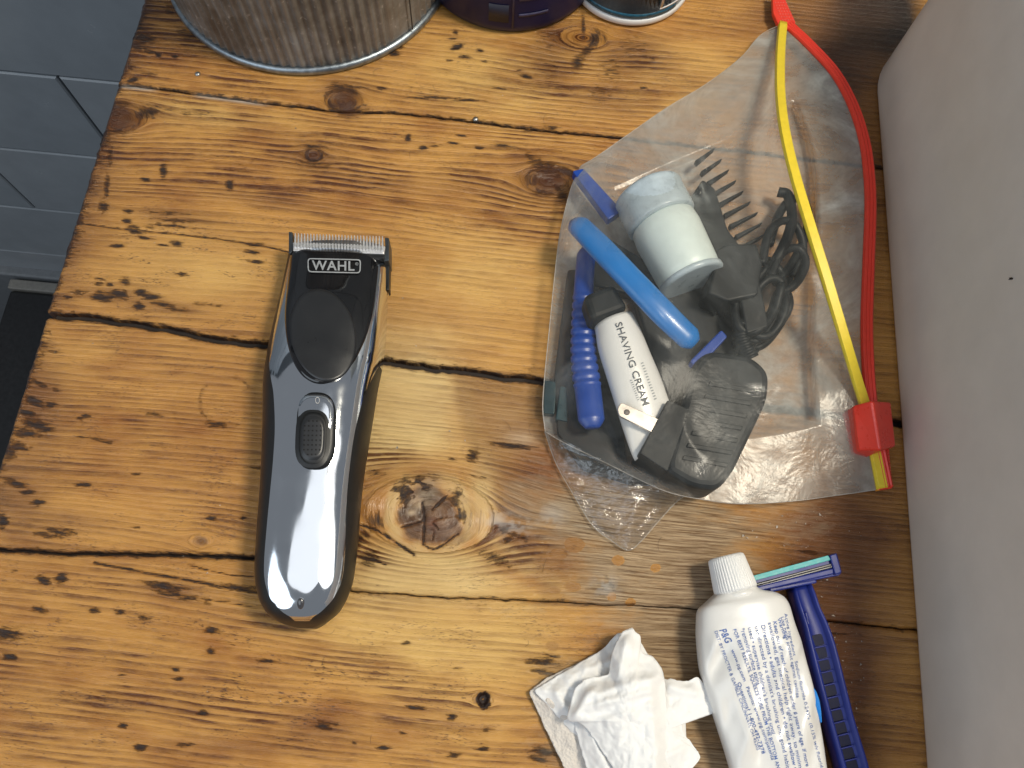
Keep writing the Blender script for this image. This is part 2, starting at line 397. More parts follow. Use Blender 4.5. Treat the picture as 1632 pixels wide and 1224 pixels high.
    for cx, cy, sx, sy in [(915, 868, 19, 14), (890, 884, 17, 11), (872, 898, 26, 9), (985, 893, 12, 10), (975, 951, 9, 8), (912, 935, 16, 9), (884, 940, 12, 7), (1005, 960, 10, 8), (880, 1030, 14, 10), (1045, 905, 10, 8)]:
        k = gs(cx, cy, sx * .8, sy * .8) * (.75 + .5 * fbm(px * .05, py * .06, 83, 2)); k = sst(.28, .46, k)
        ft['glare_wear'] *= (1 - k); tone[:] = tone * (1 - .6 * k[..., None]) + np.array((.30, .145, .042)) * .6 * k[..., None]; ft['late'] *= (1 - .6 * k)
    # knots: dark red-brown, dark rim
    for cx, cy, r, a, d in [(190, 187, 32, 1.0, .55), (548, 160, 26, 1.0, .75), (500, 247, 13, .9, .85), (876, 286, 34, 1.0, .5), (555, 176, 20, .8, .3), (320, 862, 14, .7, .1), (480, 222, 10, .4, .3)]:
        k = gs(cx, cy, r, r * .72); ft['red'] = np.maximum(ft['red'], a * k)
        rr = np.sqrt(-np.log(np.clip(k, 1e-9, 1))); ft['pit'] = np.maximum(ft['pit'], d * np.exp(-((rr - .95) / .28) ** 2) * (.4 + .9 * vnoise(px * .11, py * .11, 4)))
    for cx, cy, sx, sy, rot, a in [(235, 180, 22, 12, -.2, 1.0), (300, 178, 60, 9, .06, .4), (905, 275, 34, 9, .2, .9), (860, 262, 40, 10, .6, .7), (895, 312, 22, 12, .9, .7),
            (540, 140, 22, 9, 0, .8), (555, 172, 30, 12, .1, .9), (498, 262, 34, 10, .1, .55), (500, 234, 22, 7, .1, .7), (920, 100, 9, 12, .5, 1.0), (936, 80, 8, 26, .75, .85), (950, 62, 14, 20, .8, .8),
            (930, 45, 3.5, 26, -.05, .9), (873, 60, 26, 44, 0, .36), (875, 110, 26, 26, 0, .36), (1010, 75, 40, 26, .4, .36), (975, 110, 24, 26, .4, .5), (960, 150, 26, 24, .4, .4)]:
        ft['pit'] = np.maximum(ft['pit'], a * .8 * gs(cx, cy, sx, sy, rot))
    # ring left by a cup, the curved scratches, the dark stroke down the left
    for cx, cy, r, wd, a in [(362, 640, 44, 4.5, .27), (322, 648, 46, 4, .15)]:
        rr = np.hypot(px - cx, (py - cy) * 1.1); ft['pit'] = np.maximum(ft['pit'], a * np.exp(-((rr - r) / wd) ** 2) * sst(.3, .6, fbm(px * .02, py * .02, 31, 3)) * 1.3)
    lst = [(260, 272, 6, 16, 0, 1), (232, 286, 8, 5, .1, .9), (366, 295, 7, 12, .2, .9), (175, 250, 6, 26, .12, .55), (170, 300, 5, 30, .1, .75), (165, 330, 8, 14, .1, .8), (205, 337, 10, 5, 0, .8), (203, 352, 9, 5, .1, .8), (212, 362, 12, 5, .1, .8), (216, 369, 14, 5, .1, .9),
        (280, 352, 40, 5, .08, .6), (275, 360, 34, 4, .1, .7), (270, 340, 36, 5, .05, .5), (186, 392, 14, 4, 0, .9), (281, 388, 11, 6, .1, .9), (262, 391, 12, 3, .1, .8), (232, 379, 14, 4, .2, .8), (240, 362, 10, 3, .1, .6), (405, 390, 14, 5, .1, .9), (402, 402, 16, 5, .1, .8), (408, 417, 18, 4, .1, .8), (290, 437, 10, 4, .1, .9), (160, 445, 12, 3, .1, .7), (158, 452, 8, 4, .1, .8), (176, 453, 7, 4, .1, .8),
        (125, 466, 16, 5, .1, .7), (163, 474, 20, 9, .1, .95), (190, 468, 16, 8, .1, .95), (178, 470, 30, 10, .1, .7), (225, 466, 12, 8, .1, .9), (240, 473, 18, 7, .1, .95), (222, 488, 10, 9, .1, 1), (107, 474, 8, 4, .1, .9), (260, 485, 20, 5, .1, .8), (280, 492, 26, 5, .1, .6), (330, 485, 30, 4, .1, .5), (200, 448, 10, 9, .1, .7),
        (650, 220, 5, 9, .3, .9), (674, 236, 8, 5, 0, .9), (690, 233, 10, 3, 0, .6), (722, 228, 10, 3, .1, .9), (735, 216, 10, 3, .1, .8), (765, 236, 8, 4, .1, .9), (802, 232, 26, 4, .1, .7), (842, 206, 12, 6, .1, .8), (880, 204, 14, 5, .1, .7),
        (226, 60, 26, 12, .2, .8), (215, 72, 22, 10, .2, .8), (240, 82, 16, 5, .2, .7), (252, 87, 8, 5, .4, .9), (279, 89, 6, 4, 0, .9), (212, 127, 12, 6, -.3, .9), (240, 118, 14, 4, .1, .6), (205, 105, 10, 8, .2, .6), (305, 55, 30, 14, .2, .5), (285, 15, 40, 14, .1, .5),
        (628, 85, 10, 6, 0, .95), (634, 76, 8, 4, 0, .8), (677, 29, 7, 3, 0, .9), (726, 51, 5, 5, .8, .8), (722, 62, 10, 3, 0, .7), (728, 75, 12, 6, -.3, 1), (742, 91, 11, 4, .1, .9), (717, 96, 8, 3, 0, .7), (766, 81, 6, 4, .3, .8), (772, 98, 8, 3, .1, .5), (838, 122, 12, 4, .2, .9), (796, 141, 12, 3, .1, .8), (828, 112, 10, 3, 0, .5), (692, 156, 48, 3, .02, .8), (745, 160, 26, 3, .02, .8), (608, 141, 8, 4, 0, .8), (560, 138, 30, 4, .1, .6), (1025, 140, 6, 3, 0, .8), (1040, 94, 5, 8, .3, .5),
        (55, 640, 22, 9, .4, .9), (80, 645, 12, 8, 0, .8), (42, 658, 18, 8, .3, .9), (58, 677, 24, 10, .2, .9), (40, 690, 22, 9, .1, .9), (70, 686, 14, 6, 0, .8), (30, 712, 18, 9, .1, .8), (12, 720, 14, 20, 0, .8), (60, 610, 22, 6, .5, .7), (135, 663, 9, 4, 0, .95), (128, 667, 6, 4, 0, .8), (90, 622, 10, 6, .2, .5), (77, 684, 8, 5, 0, .7), (133, 773, 14, 5, 0, .9), (44, 784, 12, 6, 0, .9), (60, 801, 12, 6, 0, 1), (217, 755, 10, 4, 0, .7), (130, 696, 7, 3, 0, .7), (335, 826, 14, 4, 0, .8), (387, 826, 9, 3, 0, .7), (217, 840, 9, 3, 0, .8), (4, 830, 10, 14, 0, 1), (25, 770, 22, 8, .3, .8), (85, 560, 16, 4, .1, .6), (95, 848, 30, 9, .1, .7), (75, 853, 24, 6, .1, .7), (160, 700, 26, 5, .1, .5), (345, 677, 22, 7, .1, .7), (405, 745, 20, 4, .05, .5), (245, 660, 18, 5, .2, .6), (170, 705, 10, 4, .1, .7),
        (818, 711, 34, 5, .1, 1), (800, 708, 20, 5, .1, .8), (754, 726, 9, 14, .5, .8), (721, 732, 9, 3, .3, .8), (763, 760, 20, 3, .2, .6), (940, 841, 30, 5, .15, 1), (965, 850, 16, 4, .15, .7), (600, 754, 20, 7, .1, .45),
        (70, 925, 12, 9, .3, .95), (98, 921, 11, 11, 0, .95), (20, 910, 10, 4, 0, .5), (150, 973, 10, 6, 0, .9), (191, 976, 8, 6, 0, .9), (62, 972, 14, 8, .2, .8), (10, 1010, 22, 14, .1, .95), (15, 1047, 14, 8, .2, .95), (337, 1004, 12, 7, 0, .95), (335, 1037, 8, 7, 0, .9), (280, 1067, 7, 5, 0, .9), (285, 1082, 10, 5, 0, .8), (424, 1054, 14, 5, 0, .8), (193, 1076, 9, 3, 0, .8), (325, 1136, 10, 7, 0, .9), (196, 1157, 9, 6, 0, .9), (224, 1191, 12, 7, 0, .95), (295, 1187, 14, 5, 0, .8), (262, 935, 36, 9, .15, .8), (290, 950, 46, 7, .2, .7), (245, 930, 20, 6, .1, .7), (380, 937, 40, 8, .1, .7), (230, 985, 16, 5, .1, .7), (648, 1025, 9, 4, 0, .8), (662, 1128, 16, 5, .1, .9), (516, 1158, 14, 6, .1, .9), (519, 1153, 18, 8, .1, .6), (720, 1143, 9, 6, 0, .9), (724, 1204, 10, 6, 0, .95), (612, 1192, 12, 5, 0, .9), (775, 1162, 10, 5, 0, .7), (770, 1194, 11, 5, 0, .8), (730, 1065, 9, 3, 0, .6), (640, 1168, 9, 3, .3, .8), (564, 1185, 4, 4, 0, .8),
        (566, 862, 26, 16, -.6, .75), (590, 890, 14, 20, .8, .7), (790, 890, 34, 14, .4, .55), (815, 850, 40, 8, .4, .5), (600, 830, 16, 20, -.4, .6),
        (865, 1055, 30, 8, .1, .8), (870, 1072, 26, 5, .2, .9), (868, 1198, 22, 8, .2, .95), (858, 1210, 18, 6, .2, .8), (878, 1045, 16, 5, .2, .7), (810, 860, 12, 9, 0, .6), (1220, 1076, 26, 4, .05, .9), (1290, 880, 20, 4, .1, .6), (1340, 1010, 30, 4, .05, .5)]
    for cx, cy, sx, sy, rot, a in lst:
        sel = (abs(px - cx) < 3.2 * max(sx, sy)) & (abs(py - cy) < 3.2 * max(sx, sy))
        if not sel.any(): continue
        c, s = math.cos(rot), math.sin(rot); dx, dy = px[sel] - cx, py[sel] - cy
        q = np.exp(-(((dx * c + dy * s) / (sx * 1.0)) ** 2 + ((-dx * s + dy * c) / (sy * .8)) ** 2))
        ft['pit'][sel] = np.maximum(ft['pit'][sel], a * q)
    # cracks
    def crack(pts, wd, a=1.0):
        p = catmull(pts, 60)
        d = np.full(n, 1e9); sel = (px > p[:, 0].min() - 20) & (px < p[:, 0].max() + 20) & (py > p[:, 1].min() - 20) & (py < p[:, 1].max() + 20)
        if not sel.any(): return np.zeros(n)
        q = np.stack([px[sel], py[sel]], -1); dd = np.full(len(q), 1e9)
        for a0, b0 in zip(p[:-1], p[1:]):
            e = b0 - a0; t = np.clip(((q - a0) @ e) / (e @ e + 1e-9), 0, 1); dd = np.minimum(dd, np.linalg.norm(q - a0 - t[:, None] * e, axis=1))
        d[sel] = dd; k = a * np.exp(-(d / wd) ** 2)
        ft['pit'] = np.maximum(ft['pit'], k); return k
    gro = np.zeros(n)
    for pts, wd, a in [([(108, 353), (190, 364), (290, 374), (400, 388), (462, 402)], 1.5, .75), ([(150, 897), (230, 912), (300, 925), (410, 944)], 2.0, .95), ([(300, 900), (360, 915), (410, 918)], 1.4, .7), ([(572, 836), (600, 845), (630, 864), (660, 884)], 2.2, 1), ([(565, 885), (590, 891), (615, 900)], 1.6, .9),
            ([(673, 800), (676, 830), (674, 868)], 2.2, .9), ([(640, 840), (676, 830)], 1.8, .8), ([(690, 812), (712, 790)], 2.0, .9), ([(674, 868), (695, 874), (730, 850)], 1.6, .9), ([(700, 845), (690, 830), (720, 822)], 1.2, .7), ([(690, 860), (690, 845)], 1.2, .7), ([(965, 918), (978, 940)], 2, .7), ([(240, 945), (330, 955), (410, 968)], 1.3, .6)]:
        gro = np.maximum(gro, crack(pts, wd, a))
    # white filler in the upper joint, pale nail stain
    ja = np.interp(px, [a for a, b in JA], [b for a, b in JA])
    wz = np.exp(-((py - ja - 3) / 3.0) ** 2) * np.clip(sst(185, 200, px) * (1 - sst(225, 260, px)) + sst(300, 320, px) * (1 - sst(400, 440, px)) * .9, 0, 1) * .9
    ft['white'] = np.maximum(ft['white'], wz)
    for cx, cy, r, a in [(965, 934, 20, .55), (792, 830, 18, .4), (880, 822, 22, .4), (820, 838, 24, .35), (700, 1035, 1, .0)]:
        ft['white'] = np.maximum(ft['white'], a * gs(cx, cy, r, r * .8) * sst(.38, .55, fbm(px * .09, py * .09, 61, 3)) * 1.2)
    return tone, ft, gro

KNOTS = [(190, 187, 34), (548, 160, 24), (500, 247, 13), (876, 286, 36), (685, 820, 66), (930, 60, 30), (320, 862, 12), (770, 1115, 10)]
def plank(parent, lo, hi, seed, freq, wl, wh):
    X = np.concatenate([np.arange(XL, .198, .00068), np.linspace(.2, XR, 30)])
    nx = len(X)
    ylo = lo(X); yhi = hi(X)
    ny = int(max(12, (np.minimum(yhi, .345) - np.maximum(ylo, -.068)).max() / .00068))
    # rows: dense where the photo looks, sparse outside
    a0, a1 = ylo.mean(), yhi.mean()
    if a0 < -.08: vv = np.concatenate([np.linspace(0, (-.068 - a0) / (a1 - a0), 24)[:-1], np.linspace((-.068 - a0) / (a1 - a0), 1, ny)])
    elif a1 > .36: vv = np.concatenate([np.linspace(0, (.345 - a0) / (a1 - a0), ny)[:-1], np.linspace((.345 - a0) / (a1 - a0), 1, 24)])
    else: vv = np.linspace(0, 1, ny)
    ny = len(vv)
    x = np.broadcast_to(X, (ny, nx)).copy(); y = ylo + (yhi - ylo) * vv[:, None]
    # the left end is not sawn dead straight
    endw = (fbm(y * 120, y * 0 + seed, 40 + seed, 3) - .5) * .0022 + (fbm(y * 600, y * 0, 70 + seed, 2) - .5) * .0008
    x += endw * np.exp(-(x - XL) / .01)
    pp = np.stack([x, y, np.zeros_like(x)], -1); px, py = toPX(pp)
    # grain: straight lines that flow round the knots
    g = y * 1000 + (fbm(x * 7, y * 14, seed, 3) - .5) * 7 + (fbm(x * 26, y * 60, seed + 3, 2) - .5) * 1.2
    for kx, ky, kr in KNOTS:
        c = P(kx, ky); r = kr * .00026; dx = (x - c[0]) / 1.7; dy = y - c[1]
        rho2 = dx * dx + dy * dy
        ysh = np.where(rho2 > r * r, -dy * r * r / np.maximum(rho2, 1e-9), -dy + (np.sqrt(rho2) * .5))
        g += ysh * 1000 * .9
    phase = g * freq + (fbm(x * 3, g * .06, seed + 9, 2)) * 3
    tone, ft, gro = feats(px, py, x, y, g)
    # rounded, worn edges and relief
    dl = (y - ylo); dh = (yhi - y); de = x - XL
    z = np.zeros_like(x)
    for d, rr in ((dl, .0016), (dh, .0016), (de, .0026)):
        q = np.clip(1 - d / rr, 0, 1); z -= rr * .75 * q * q
    jd = np.minimum(dl, dh)
    z -= .0009 * gro + .0004 * np.clip(ft['pit'] - .5, 0, .5) + .00025 * (fbm(x * 60, y * 160, seed + 2, 3) - .5)
    z += .0004 * (fbm(x * 14, y * 22, seed + 5, 2) - .5)
    kk = P(690, 818); kd = np.hypot((x - kk[0]) / 1.05, y - kk[1]); km = np.clip(1 - kd / .0135, 0, 1)
    z += np.where(km > 0, (np.floor(vnoise(x * 230, y * 230, 77) * 4) / 4 - .5) * .0009 * sst(0, .35, km), 0) + .0012 * np.sin(np.clip(kd / .0185, 0, 1) * math.pi * 2) * (kd < .0185) * .4
    kn = P(770, 1115); hd = np.hypot((x - kn[0]) * 1.25 + (y - kn[1]) * .5, (y - kn[1]) - .25 * (x - kn[0])) + (fbm(x * 420, y * 420, 33, 2) - .5) * .0034; z -= .003 * sst(.0035, .0015, hd); ft['pit'] = np.maximum(ft['pit'], sst(.0046, .0028, hd) * sst(.0008, .002, hd + .001))
    thin = sst(-.085, -.06, x) if seed in (3, 4) else 0 * x
    jsel = dl if seed == 3 else (dh if seed == 4 else jd)
    jw = np.exp(-jd / .0011) * np.where(jd == jsel, 1 - .45 * thin, 1); ft['pit'] = np.maximum(ft['pit'], .75 * jw * (ft['white'] < .3))
    V = np.stack([x, y, z], -1)
    # skirt
    th = -.034
    ring = [(0, i) for i in range(nx)] + [(j, nx - 1) for j in range(1, ny)] + [(ny - 1, i) for i in range(nx - 2, -1, -1)] + [(j, 0) for j in range(ny - 2, 0, -1)]
    ri = np.array([a * nx + b for a, b in ring]); flat = V.reshape(-1, 3)
    sk = flat[ri].copy(); sk[:, 2] = th; base_i = len(flat)
    verts = np.concatenate([flat, sk])
    J, I = np.meshgrid(np.arange(ny - 1), np.arange(nx - 1), indexing='ij'); a = (J * nx + I).ravel()
    quads = np.stack([a, a + 1, a + 1 + nx, a + nx], -1)
    k = np.arange(len(ri)); k2 = (k + 1) % len(ri)
    quads = np.concatenate([quads, np.stack([ri[k2], ri[k], base_i + k, base_i + k2], -1)])
    me = bpy.data.meshes.new("plank"); nv, nf = len(verts), len(quads)
    me.vertices.add(nv); me.vertices.foreach_set("co", verts.ravel())
    me.loops.add(nf * 4); me.loops.foreach_set("vertex_index", quads.ravel().astype(np.int32))
    me.polygons.add(nf); me.polygons.foreach_set("loop_start", np.arange(0, nf * 4, 4, dtype=np.int32))
    me.polygons.foreach_set("use_smooth", np.ones(nf, bool))
    me.update(calc_edges=True)
    def at(nm, arr):
        d = np.concatenate([arr.ravel(), arr.ravel()[ri]]); me.attributes.new(nm, 'FLOAT', 'POINT').data.foreach_set("value", d.astype(np.float32))
    at("phase", phase); at("gx", x * 1000 + seed * 400); at("gy", g + seed * 90)
    for kx_, v_ in ft.items(): at(kx_, v_)
    t = np.concatenate([tone.reshape(-1, 3), tone.reshape(-1, 3)[ri]]); t = np.concatenate([t, np.ones((len(t), 1))], 1)
    me.attributes.new("tone", 'FLOAT_COLOR', 'POINT').data.foreach_set("color", t.ravel().astype(np.float32))
    return link("plank", me, WOOD, parent)
counter = thing("wooden_counter", "honey coloured counter of lacquered old planks with knots and dark joints, under everything", "counter", (0, .1, -.034))
ORI[counter.name] = np.zeros(3); counter.location = (0, 0, 0)
gA, gB, gC = .0003, .0014, .0005
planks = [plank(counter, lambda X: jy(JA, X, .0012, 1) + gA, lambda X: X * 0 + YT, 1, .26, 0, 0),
          plank(counter, lambda X: jy(JB, X, .0016, 2) + gB, lambda X: jy(JA, X, .0012, 1) - gA, 2, .27, 0, 0),
          plank(counter, lambda X: jy(JC, X, .0010, 3) + gC * (1 - .6 * sst(-.085, -.06, X)), lambda X: jy(JB, X, .0016, 2) - gB, 3, .36, 0, 0),
          plank(counter, lambda X: X * 0 + YB, lambda X: jy(JC, X, .0010, 3) - gC * (1 - .6 * sst(-.085, -.06, X)), 4, .31, 0, 0)]
DARKGAP = plain("joint_dirt", (.018, .012, .009), .8, var=.4, bump=.4)
meshobj("joint_filling", *prismVF([(XL + .003, YB + .003, -.0042), (XR - .002, YB + .003, -.0042), (XR - .002, YT - .002, -.0042), (XL + .003, YT - .002, -.0042)],
        [(XL + .003, YB + .003, -.03), (XR - .002, YB + .003, -.03), (XR - .002, YT - .002, -.03), (XL + .003, YT - .002, -.03)]), DARKGAP, counter, smooth=False)
STEEL = plain("nail_steel", (.42, .42, .40), .35, 1.0, var=.35, nscale=900)
for q, (nx_, ny_) in enumerate([(315, 118), (758, 190)]):
    c = P(nx_, ny_); lathe("nail", [(.0001, .0009), (.0009, .0008), (.0014, .0004), (.0016, -.0006), (.0016, -.003)], c, STEEL, planks[0], seg=14)

# ------------------------------------------------------------------ tiled wall and floor past the counter's end
YWALL = 0.44
zr = [PW(0, y, YWALL)[2] for y in (115, 230, 320, 393, 455)]
TH = -np.mean(np.diff(zr)); Z0 = zr[0]
j0 = PW(125, 170, YWALL)[0]; j1 = PW(21, 300, YWALL)[0]
TWD = 2 * abs((j0 - j1)) 
tile_tones = [(.262, .284, .302), (.240, .264, .284), (.280, .300, .318)]
TILE = [plain("glazed_tile_%s" % k, c, .22, spec=.4, var=.06, nscale=25, bump=.08) for k, c in zip(("deep", "mid", "pale"), tile_tones)]
GROUT = plain("dark_grout", (.030, .036, .042), .9, var=.3)
wall = meshobj("wall", *prismVF([(-1.6, YWALL + .008, .75), (.75, YWALL + .008, .75), (.75, YWALL + .03, .75), (-1.6, YWALL + .03, .75)],
        [(-1.6, YWALL + .008, Z0 - 3.4 * TH), (.75, YWALL + .008, Z0 - 3.4 * TH), (.75, YWALL + .03, Z0 - 3.4 * TH), (-1.6, YWALL + .03, Z0 - 3.4 * TH)]), GROUT, None, smooth=False)
tag(wall, None, None, None, "structure")
def tile_mesh(wd, ht, mat):
    g = .0012; b = .0014; d = .007
    x0, x1, z0, z1 = -wd / 2 + g, wd / 2 - g, -ht / 2 + g, ht / 2 - g
    back = [(x0, 0, z0), (x1, 0, z0), (x1, 0, z1), (x0, 0, z1)]
    mid = [(x, -d + b, z) for x, y, z in back]
    fr = [(x0 + b, -d, z0 + b), (x1 - b, -d, z0 + b), (x1 - b, -d, z1 - b), (x0 + b, -d, z1 - b)]
    V = back + mid + fr; f = [(8, 9, 10, 11)]
    for o in (0, 4):
        for i in range(4): f.append((o + i, o + (i + 1) % 4, o + 4 + (i + 1) % 4, o + 4 + i))
    me = bpy.data.meshes.new("tile"); me.from_pydata(V, [], f); me.update(); me.materials.append(mat); return me
tms = [tile_mesh(TWD, TH, t) for t in TILE]
woff = ORI[wall.name]
for r in range(-6, 4):
    zc = Z0 - (r + .5) * TH
    if zc > .66: continue
    ph = j0 if r % 2 == 0 else j0 + TWD / 2
    k0 = math.floor((-1.35 - ph) / TWD); k1 = math.ceil((.65 - ph) / TWD)
    for k in range(k0, k1):
        o = bpy.data.objects.new("tile", tms[random.randrange(3)]); C.objects.link(o); o.parent = wall
        o.location = Vector((ph + (k + .5) * TWD, YWALL + .0078 + random.uniform(-.0004, .0004), zc)) - Vector(woff)
        o.rotation_euler = (random.uniform(-.004, .004), 0, random.uniform(-.003, .003))
ZF = Z0 - 3.4 * TH - .30
FLOORM = plain("dark_floor", (.022, .022, .024), .5, var=.3, nscale=40)
tag(meshobj("floor", [(-1.6, -.6, ZF), (.8, -.6, ZF), (.8, YWALL + .03, ZF), (-1.6, YWALL + .03, ZF)], [(0, 1, 2, 3)], FLOORM, None, smooth=False), None, None, None, "structure")
SKM = plain("skirting_paint", (.17, .18, .19), .5, var=.1)
SKR = meshobj("skirting", *prismVF([(-1.6, YWALL - .012, Z0 - 3.42 * TH), (.75, YWALL - .012, Z0 - 3.42 * TH), (.75, YWALL + .028, Z0 - 3.42 * TH), (-1.6, YWALL + .028, Z0 - 3.42 * TH)],
        [(-1.6, YWALL - .012, ZF + .001), (.75, YWALL - .012, ZF + .001), (.75, YWALL + .028, ZF + .001), (-1.6, YWALL + .028, ZF + .001)]), SKM, wall, smooth=False, bevel=.003)
# black box by the wall, its pale back rim just showing
bx = PW(16, 460, YWALL - .03); bt = bx[2]
BB = plain("black_plastic", (.012, .012, .013), .45, var=.3)
box = thing("storage_box", "black box with a pale back rim, down on the floor by the tiled wall", "box", (bx[0] + .15, .2, ZF + .001))
meshobj("box_body", *prismVF([(bx[0], -.25, bt), (bx[0] + .3, -.25, bt), (bx[0] + .3, YWALL - .032, bt), (bx[0], YWALL - .032, bt)],
        [(bx[0] + .01, -.24, ZF + .001), (bx[0] + .29, -.24, ZF + .001), (bx[0] + .29, YWALL - .04, ZF + .001), (bx[0] + .01, YWALL - .04, ZF + .001)]), BB, box, smooth=False, bevel=.004)
meshobj("rim", *prismVF([(bx[0] - .002, YWALL - .031, bt + .004), (bx[0] + .3, YWALL - .031, bt + .004), (bx[0] + .3, YWALL - .016, bt + .004), (bx[0] - .002, YWALL - .016, bt + .004)],
        [(bx[0] - .002, YWALL - .031, bt - .02), (bx[0] + .3, YWALL - .031, bt - .02), (bx[0] + .3, YWALL - .016, bt - .02), (bx[0] - .002, YWALL - .016, bt - .02)]), plain("rim_plastic", (.20, .19, .17), .5), box, smooth=False, bevel=.002)

# ------------------------------------------------------------------ pale basin on the right
BAS = plain("matt_ceramic", (.655, .588, .520), .55, spec=.35, var=.035, nscale=60, bump=.10)
bxl = P(1432, 700)[0]; ytop = P(1395, 84)[1] + .004
def rr(x0, x1, y0, y1, r, n=10):
    out = []
    for cx, cy, a0 in ((x1 - r, y1 - r, 0), (x0 + r, y1 - r, 90), (x0 + r, y0 + r, 180), (x1 - r, y0 + r, 270)):
        for k in range(n + 1):
            a = math.radians(a0 + 90 * k / n); out.append((cx + r * math.cos(a), cy + r * math.sin(a)))
    return out
def ringz(x0, x1, y0, y1, r, z): return [(a, b, z) for a, b in rr(x0, x1, y0, y1, r)]
X1, Y0B, BH = bxl + .42, -.22, .125
lev = []
for ins, z in ((.003, .0012), (.0008, .0026), (0, .005), (-.0004, .04), (-.0008, .08), (-.001, BH - .008), (.0, BH - .003), (.003, BH - .0006), (.006, BH), (.011, BH - .0005), (.0145, BH - .004), (.016, BH - .012), (.02, .05), (.04, .022), (.10, .018)):
    lev.append(ringz(bxl + ins, X1 - ins, Y0B + ins, ytop - ins, max(.034 - ins, .012), z))
basin = gridobj("basin", np.array(lev), BAS, None, cu=True, cap=True)
tag(basin, "large pale grey basin with a rounded corner standing along the right of the counter", "basin")
SPK = plain("dark_speck", (.03, .02, .02), .8)
_v = R @ np.array([1608 - CX, CY - 444, -F]); _t = (bxl - .0022) / _v[0]; _c = np.array([0, 0, H]) + _v * _t
meshobj("speck", [_c + np.array([.0006 * (k % 2), (.0004 * math.cos(k * 1.05) * (1 + .4 * (k % 3))), .0007 * math.sin(k * 1.05)]) for k in range(6)] + [_c + np.array([.003, 0, 0])], [tuple(range(6))] + [(k, (k + 1) % 6, 6) for k in range(6)], SPK, basin)
# ------------------------------------------------------------------ galvanised pot
def metal_pot():
    m = N("galvanised_steel"); p = m.obj()
    n = m.noise(p, 45, 5, .65); n2 = m.noise(m.scalev(p, (400, 400, 12)), 1, 3); n3 = m.noise(p, 320, 3)
    c = m.ramp(n, [(.30, c4(.10, .092, .082)), (.45, c4(.165, .155, .14)), (.58, c4(.235, .228, .215)), (.72, c4(.28, .29, .295))])
    c = m.mix(m.ramp(n2, [(.5, 0.0), (.75, .55)]), c, c4(.13, .085, .055))
    c = m.mix(m.ramp(n3, [(.62, 0.0), (.75, .5)]), c, c4(.62, .60, .55))
    m.set(base=c, metal=.18, rough=m.math('ADD', .34, m.math('MULTIPLY', n, .22)), normal=m.bump(n3, .15, .0002)); return m.m
POTM = metal_pot(); RIMM = plain("zinc_rim", (.30, .34, .37), .38, .9, var=.3, nscale=300, bump=.2)
pc = P(496, -62); pr = np.linalg.norm(P(496, 121) - pc)
pot = thing("metal_pot", "ribbed galvanised metal pot with a rolled bottom rim, standing at the back of the counter", "pot", tuple(pc))
prof = [(pr - .003, .0005), (pr - .0022, .0035), (pr - .0018, .006)] + [(pr - .0018 + .0022 * t, .006 + .13 * t) for t in np.linspace(.02, 1, 24)]
prof += [(pr - .003, .1365), (pr - .004, .13), (pr - .0045, .02)]
nrib = 96
def ribs(a, j):
    if j < 2 or j > 25: return 0
    sk = 1 if not (math.radians(-46) < a - 2 * math.pi * (a > math.pi) < math.radians(-33)) else .15
    return .00085 * math.cos(nrib * a) * sk
lathe("pot_wall", prof, pc, POTM, pot, seg=nrib * 8, mod=ribs)
tr = [(pr - .0012 + .0021 * math.cos(a), .0026 + .0024 * math.sin(a)) for a in np.linspace(-2.6, 2.6, 14)]
V = np.zeros((len(tr), 160, 3))
for j, (r_, z_) in enumerate(tr):
    for i in range(160):
        a = 2 * math.pi * i / 160; V[j, i] = (pc[0] + r_ * math.cos(a), pc[1] + r_ * math.sin(a), z_)
gridobj("bottom_rim", V, RIMM, pot, cu=True, cv=True)
tr2 = V.copy(); tr2[..., 2] += .135; ce = np.array([pc[0], pc[1], 0]); tr2[..., :2] = ce[:2] + (tr2[..., :2] - ce[:2]) * 1.02
gridobj("top_rim", tr2, RIMM, pot, cu=True, cv=True)
a0 = math.radians(-36)
sv = [(pc[0] + (pr + .0004 + .0022 * t) * math.cos(a0 + d), pc[1] + (pr + .0004 + .0022 * t) * math.sin(a0 + d), .006 + .13 * t) for t in np.linspace(0, 1, 12) for d in (-.006, .006)]
meshobj("seam", sv, [(2 * i, 2 * i + 1, 2 * i + 3, 2 * i + 2) for i in range(11)], plain("seam_black_line", (.02, .018, .016), .7), pot)  # black seam line down the pot wall

# ------------------------------------------------------------------ navy jar and black bottle
NAVY = plain("navy_plastic", (.007, .008, .042), .35, spec=.3, var=.25, nscale=40)
jc = P(813, -58); jr = np.linalg.norm(P(813, 57) - jc)
jar = thing("navy_jar", "round dark navy plastic jar between the metal pot and the black bottle", "jar", tuple(jc))
lathe("jar_body", [(jr * .90, .0004), (jr * .965, .0012), (jr * .99, .0035), (jr, .007), (jr, .06), (jr * .99, .065), (jr * .9, .067)], jc, NAVY, jar, seg=96)
lathe("lid", [(jr * .94, .0672), (jr * .96, .068), (jr * .96, .084), (jr * .93, .086), (.001, .0862)], jc, plain("navy_lid", (.012, .012, .03), .3), jar, seg=96)
def cylpatch(name, c, r, a0, a1, z0, z1, mat, parent, na=40, nz=2, th=.0003):
    V = np.zeros((nz, na, 3))
    for j, z in enumerate(np.linspace(z0, z1, nz)):
        for i, a in enumerate(np.linspace(a0, a1, na)): V[j, i] = (c[0] + r * math.cos(a), c[1] + r * math.sin(a), z)
    return gridobj(name, V, mat, parent, solid=th)
FADED = plain("faded_print", (.040, .038, .085), .45, var=.4, nscale=300)
cylpatch("label_print", jc, jr + .0003, math.radians(-98), math.radians(-86), .010, .022, plain("dark_print", (.010, .010, .022), .5), jar)
cylpatch("label_stripe", jc, jr + .0003, math.radians(-84), math.radians(-83), .006, .05, FADED, jar)
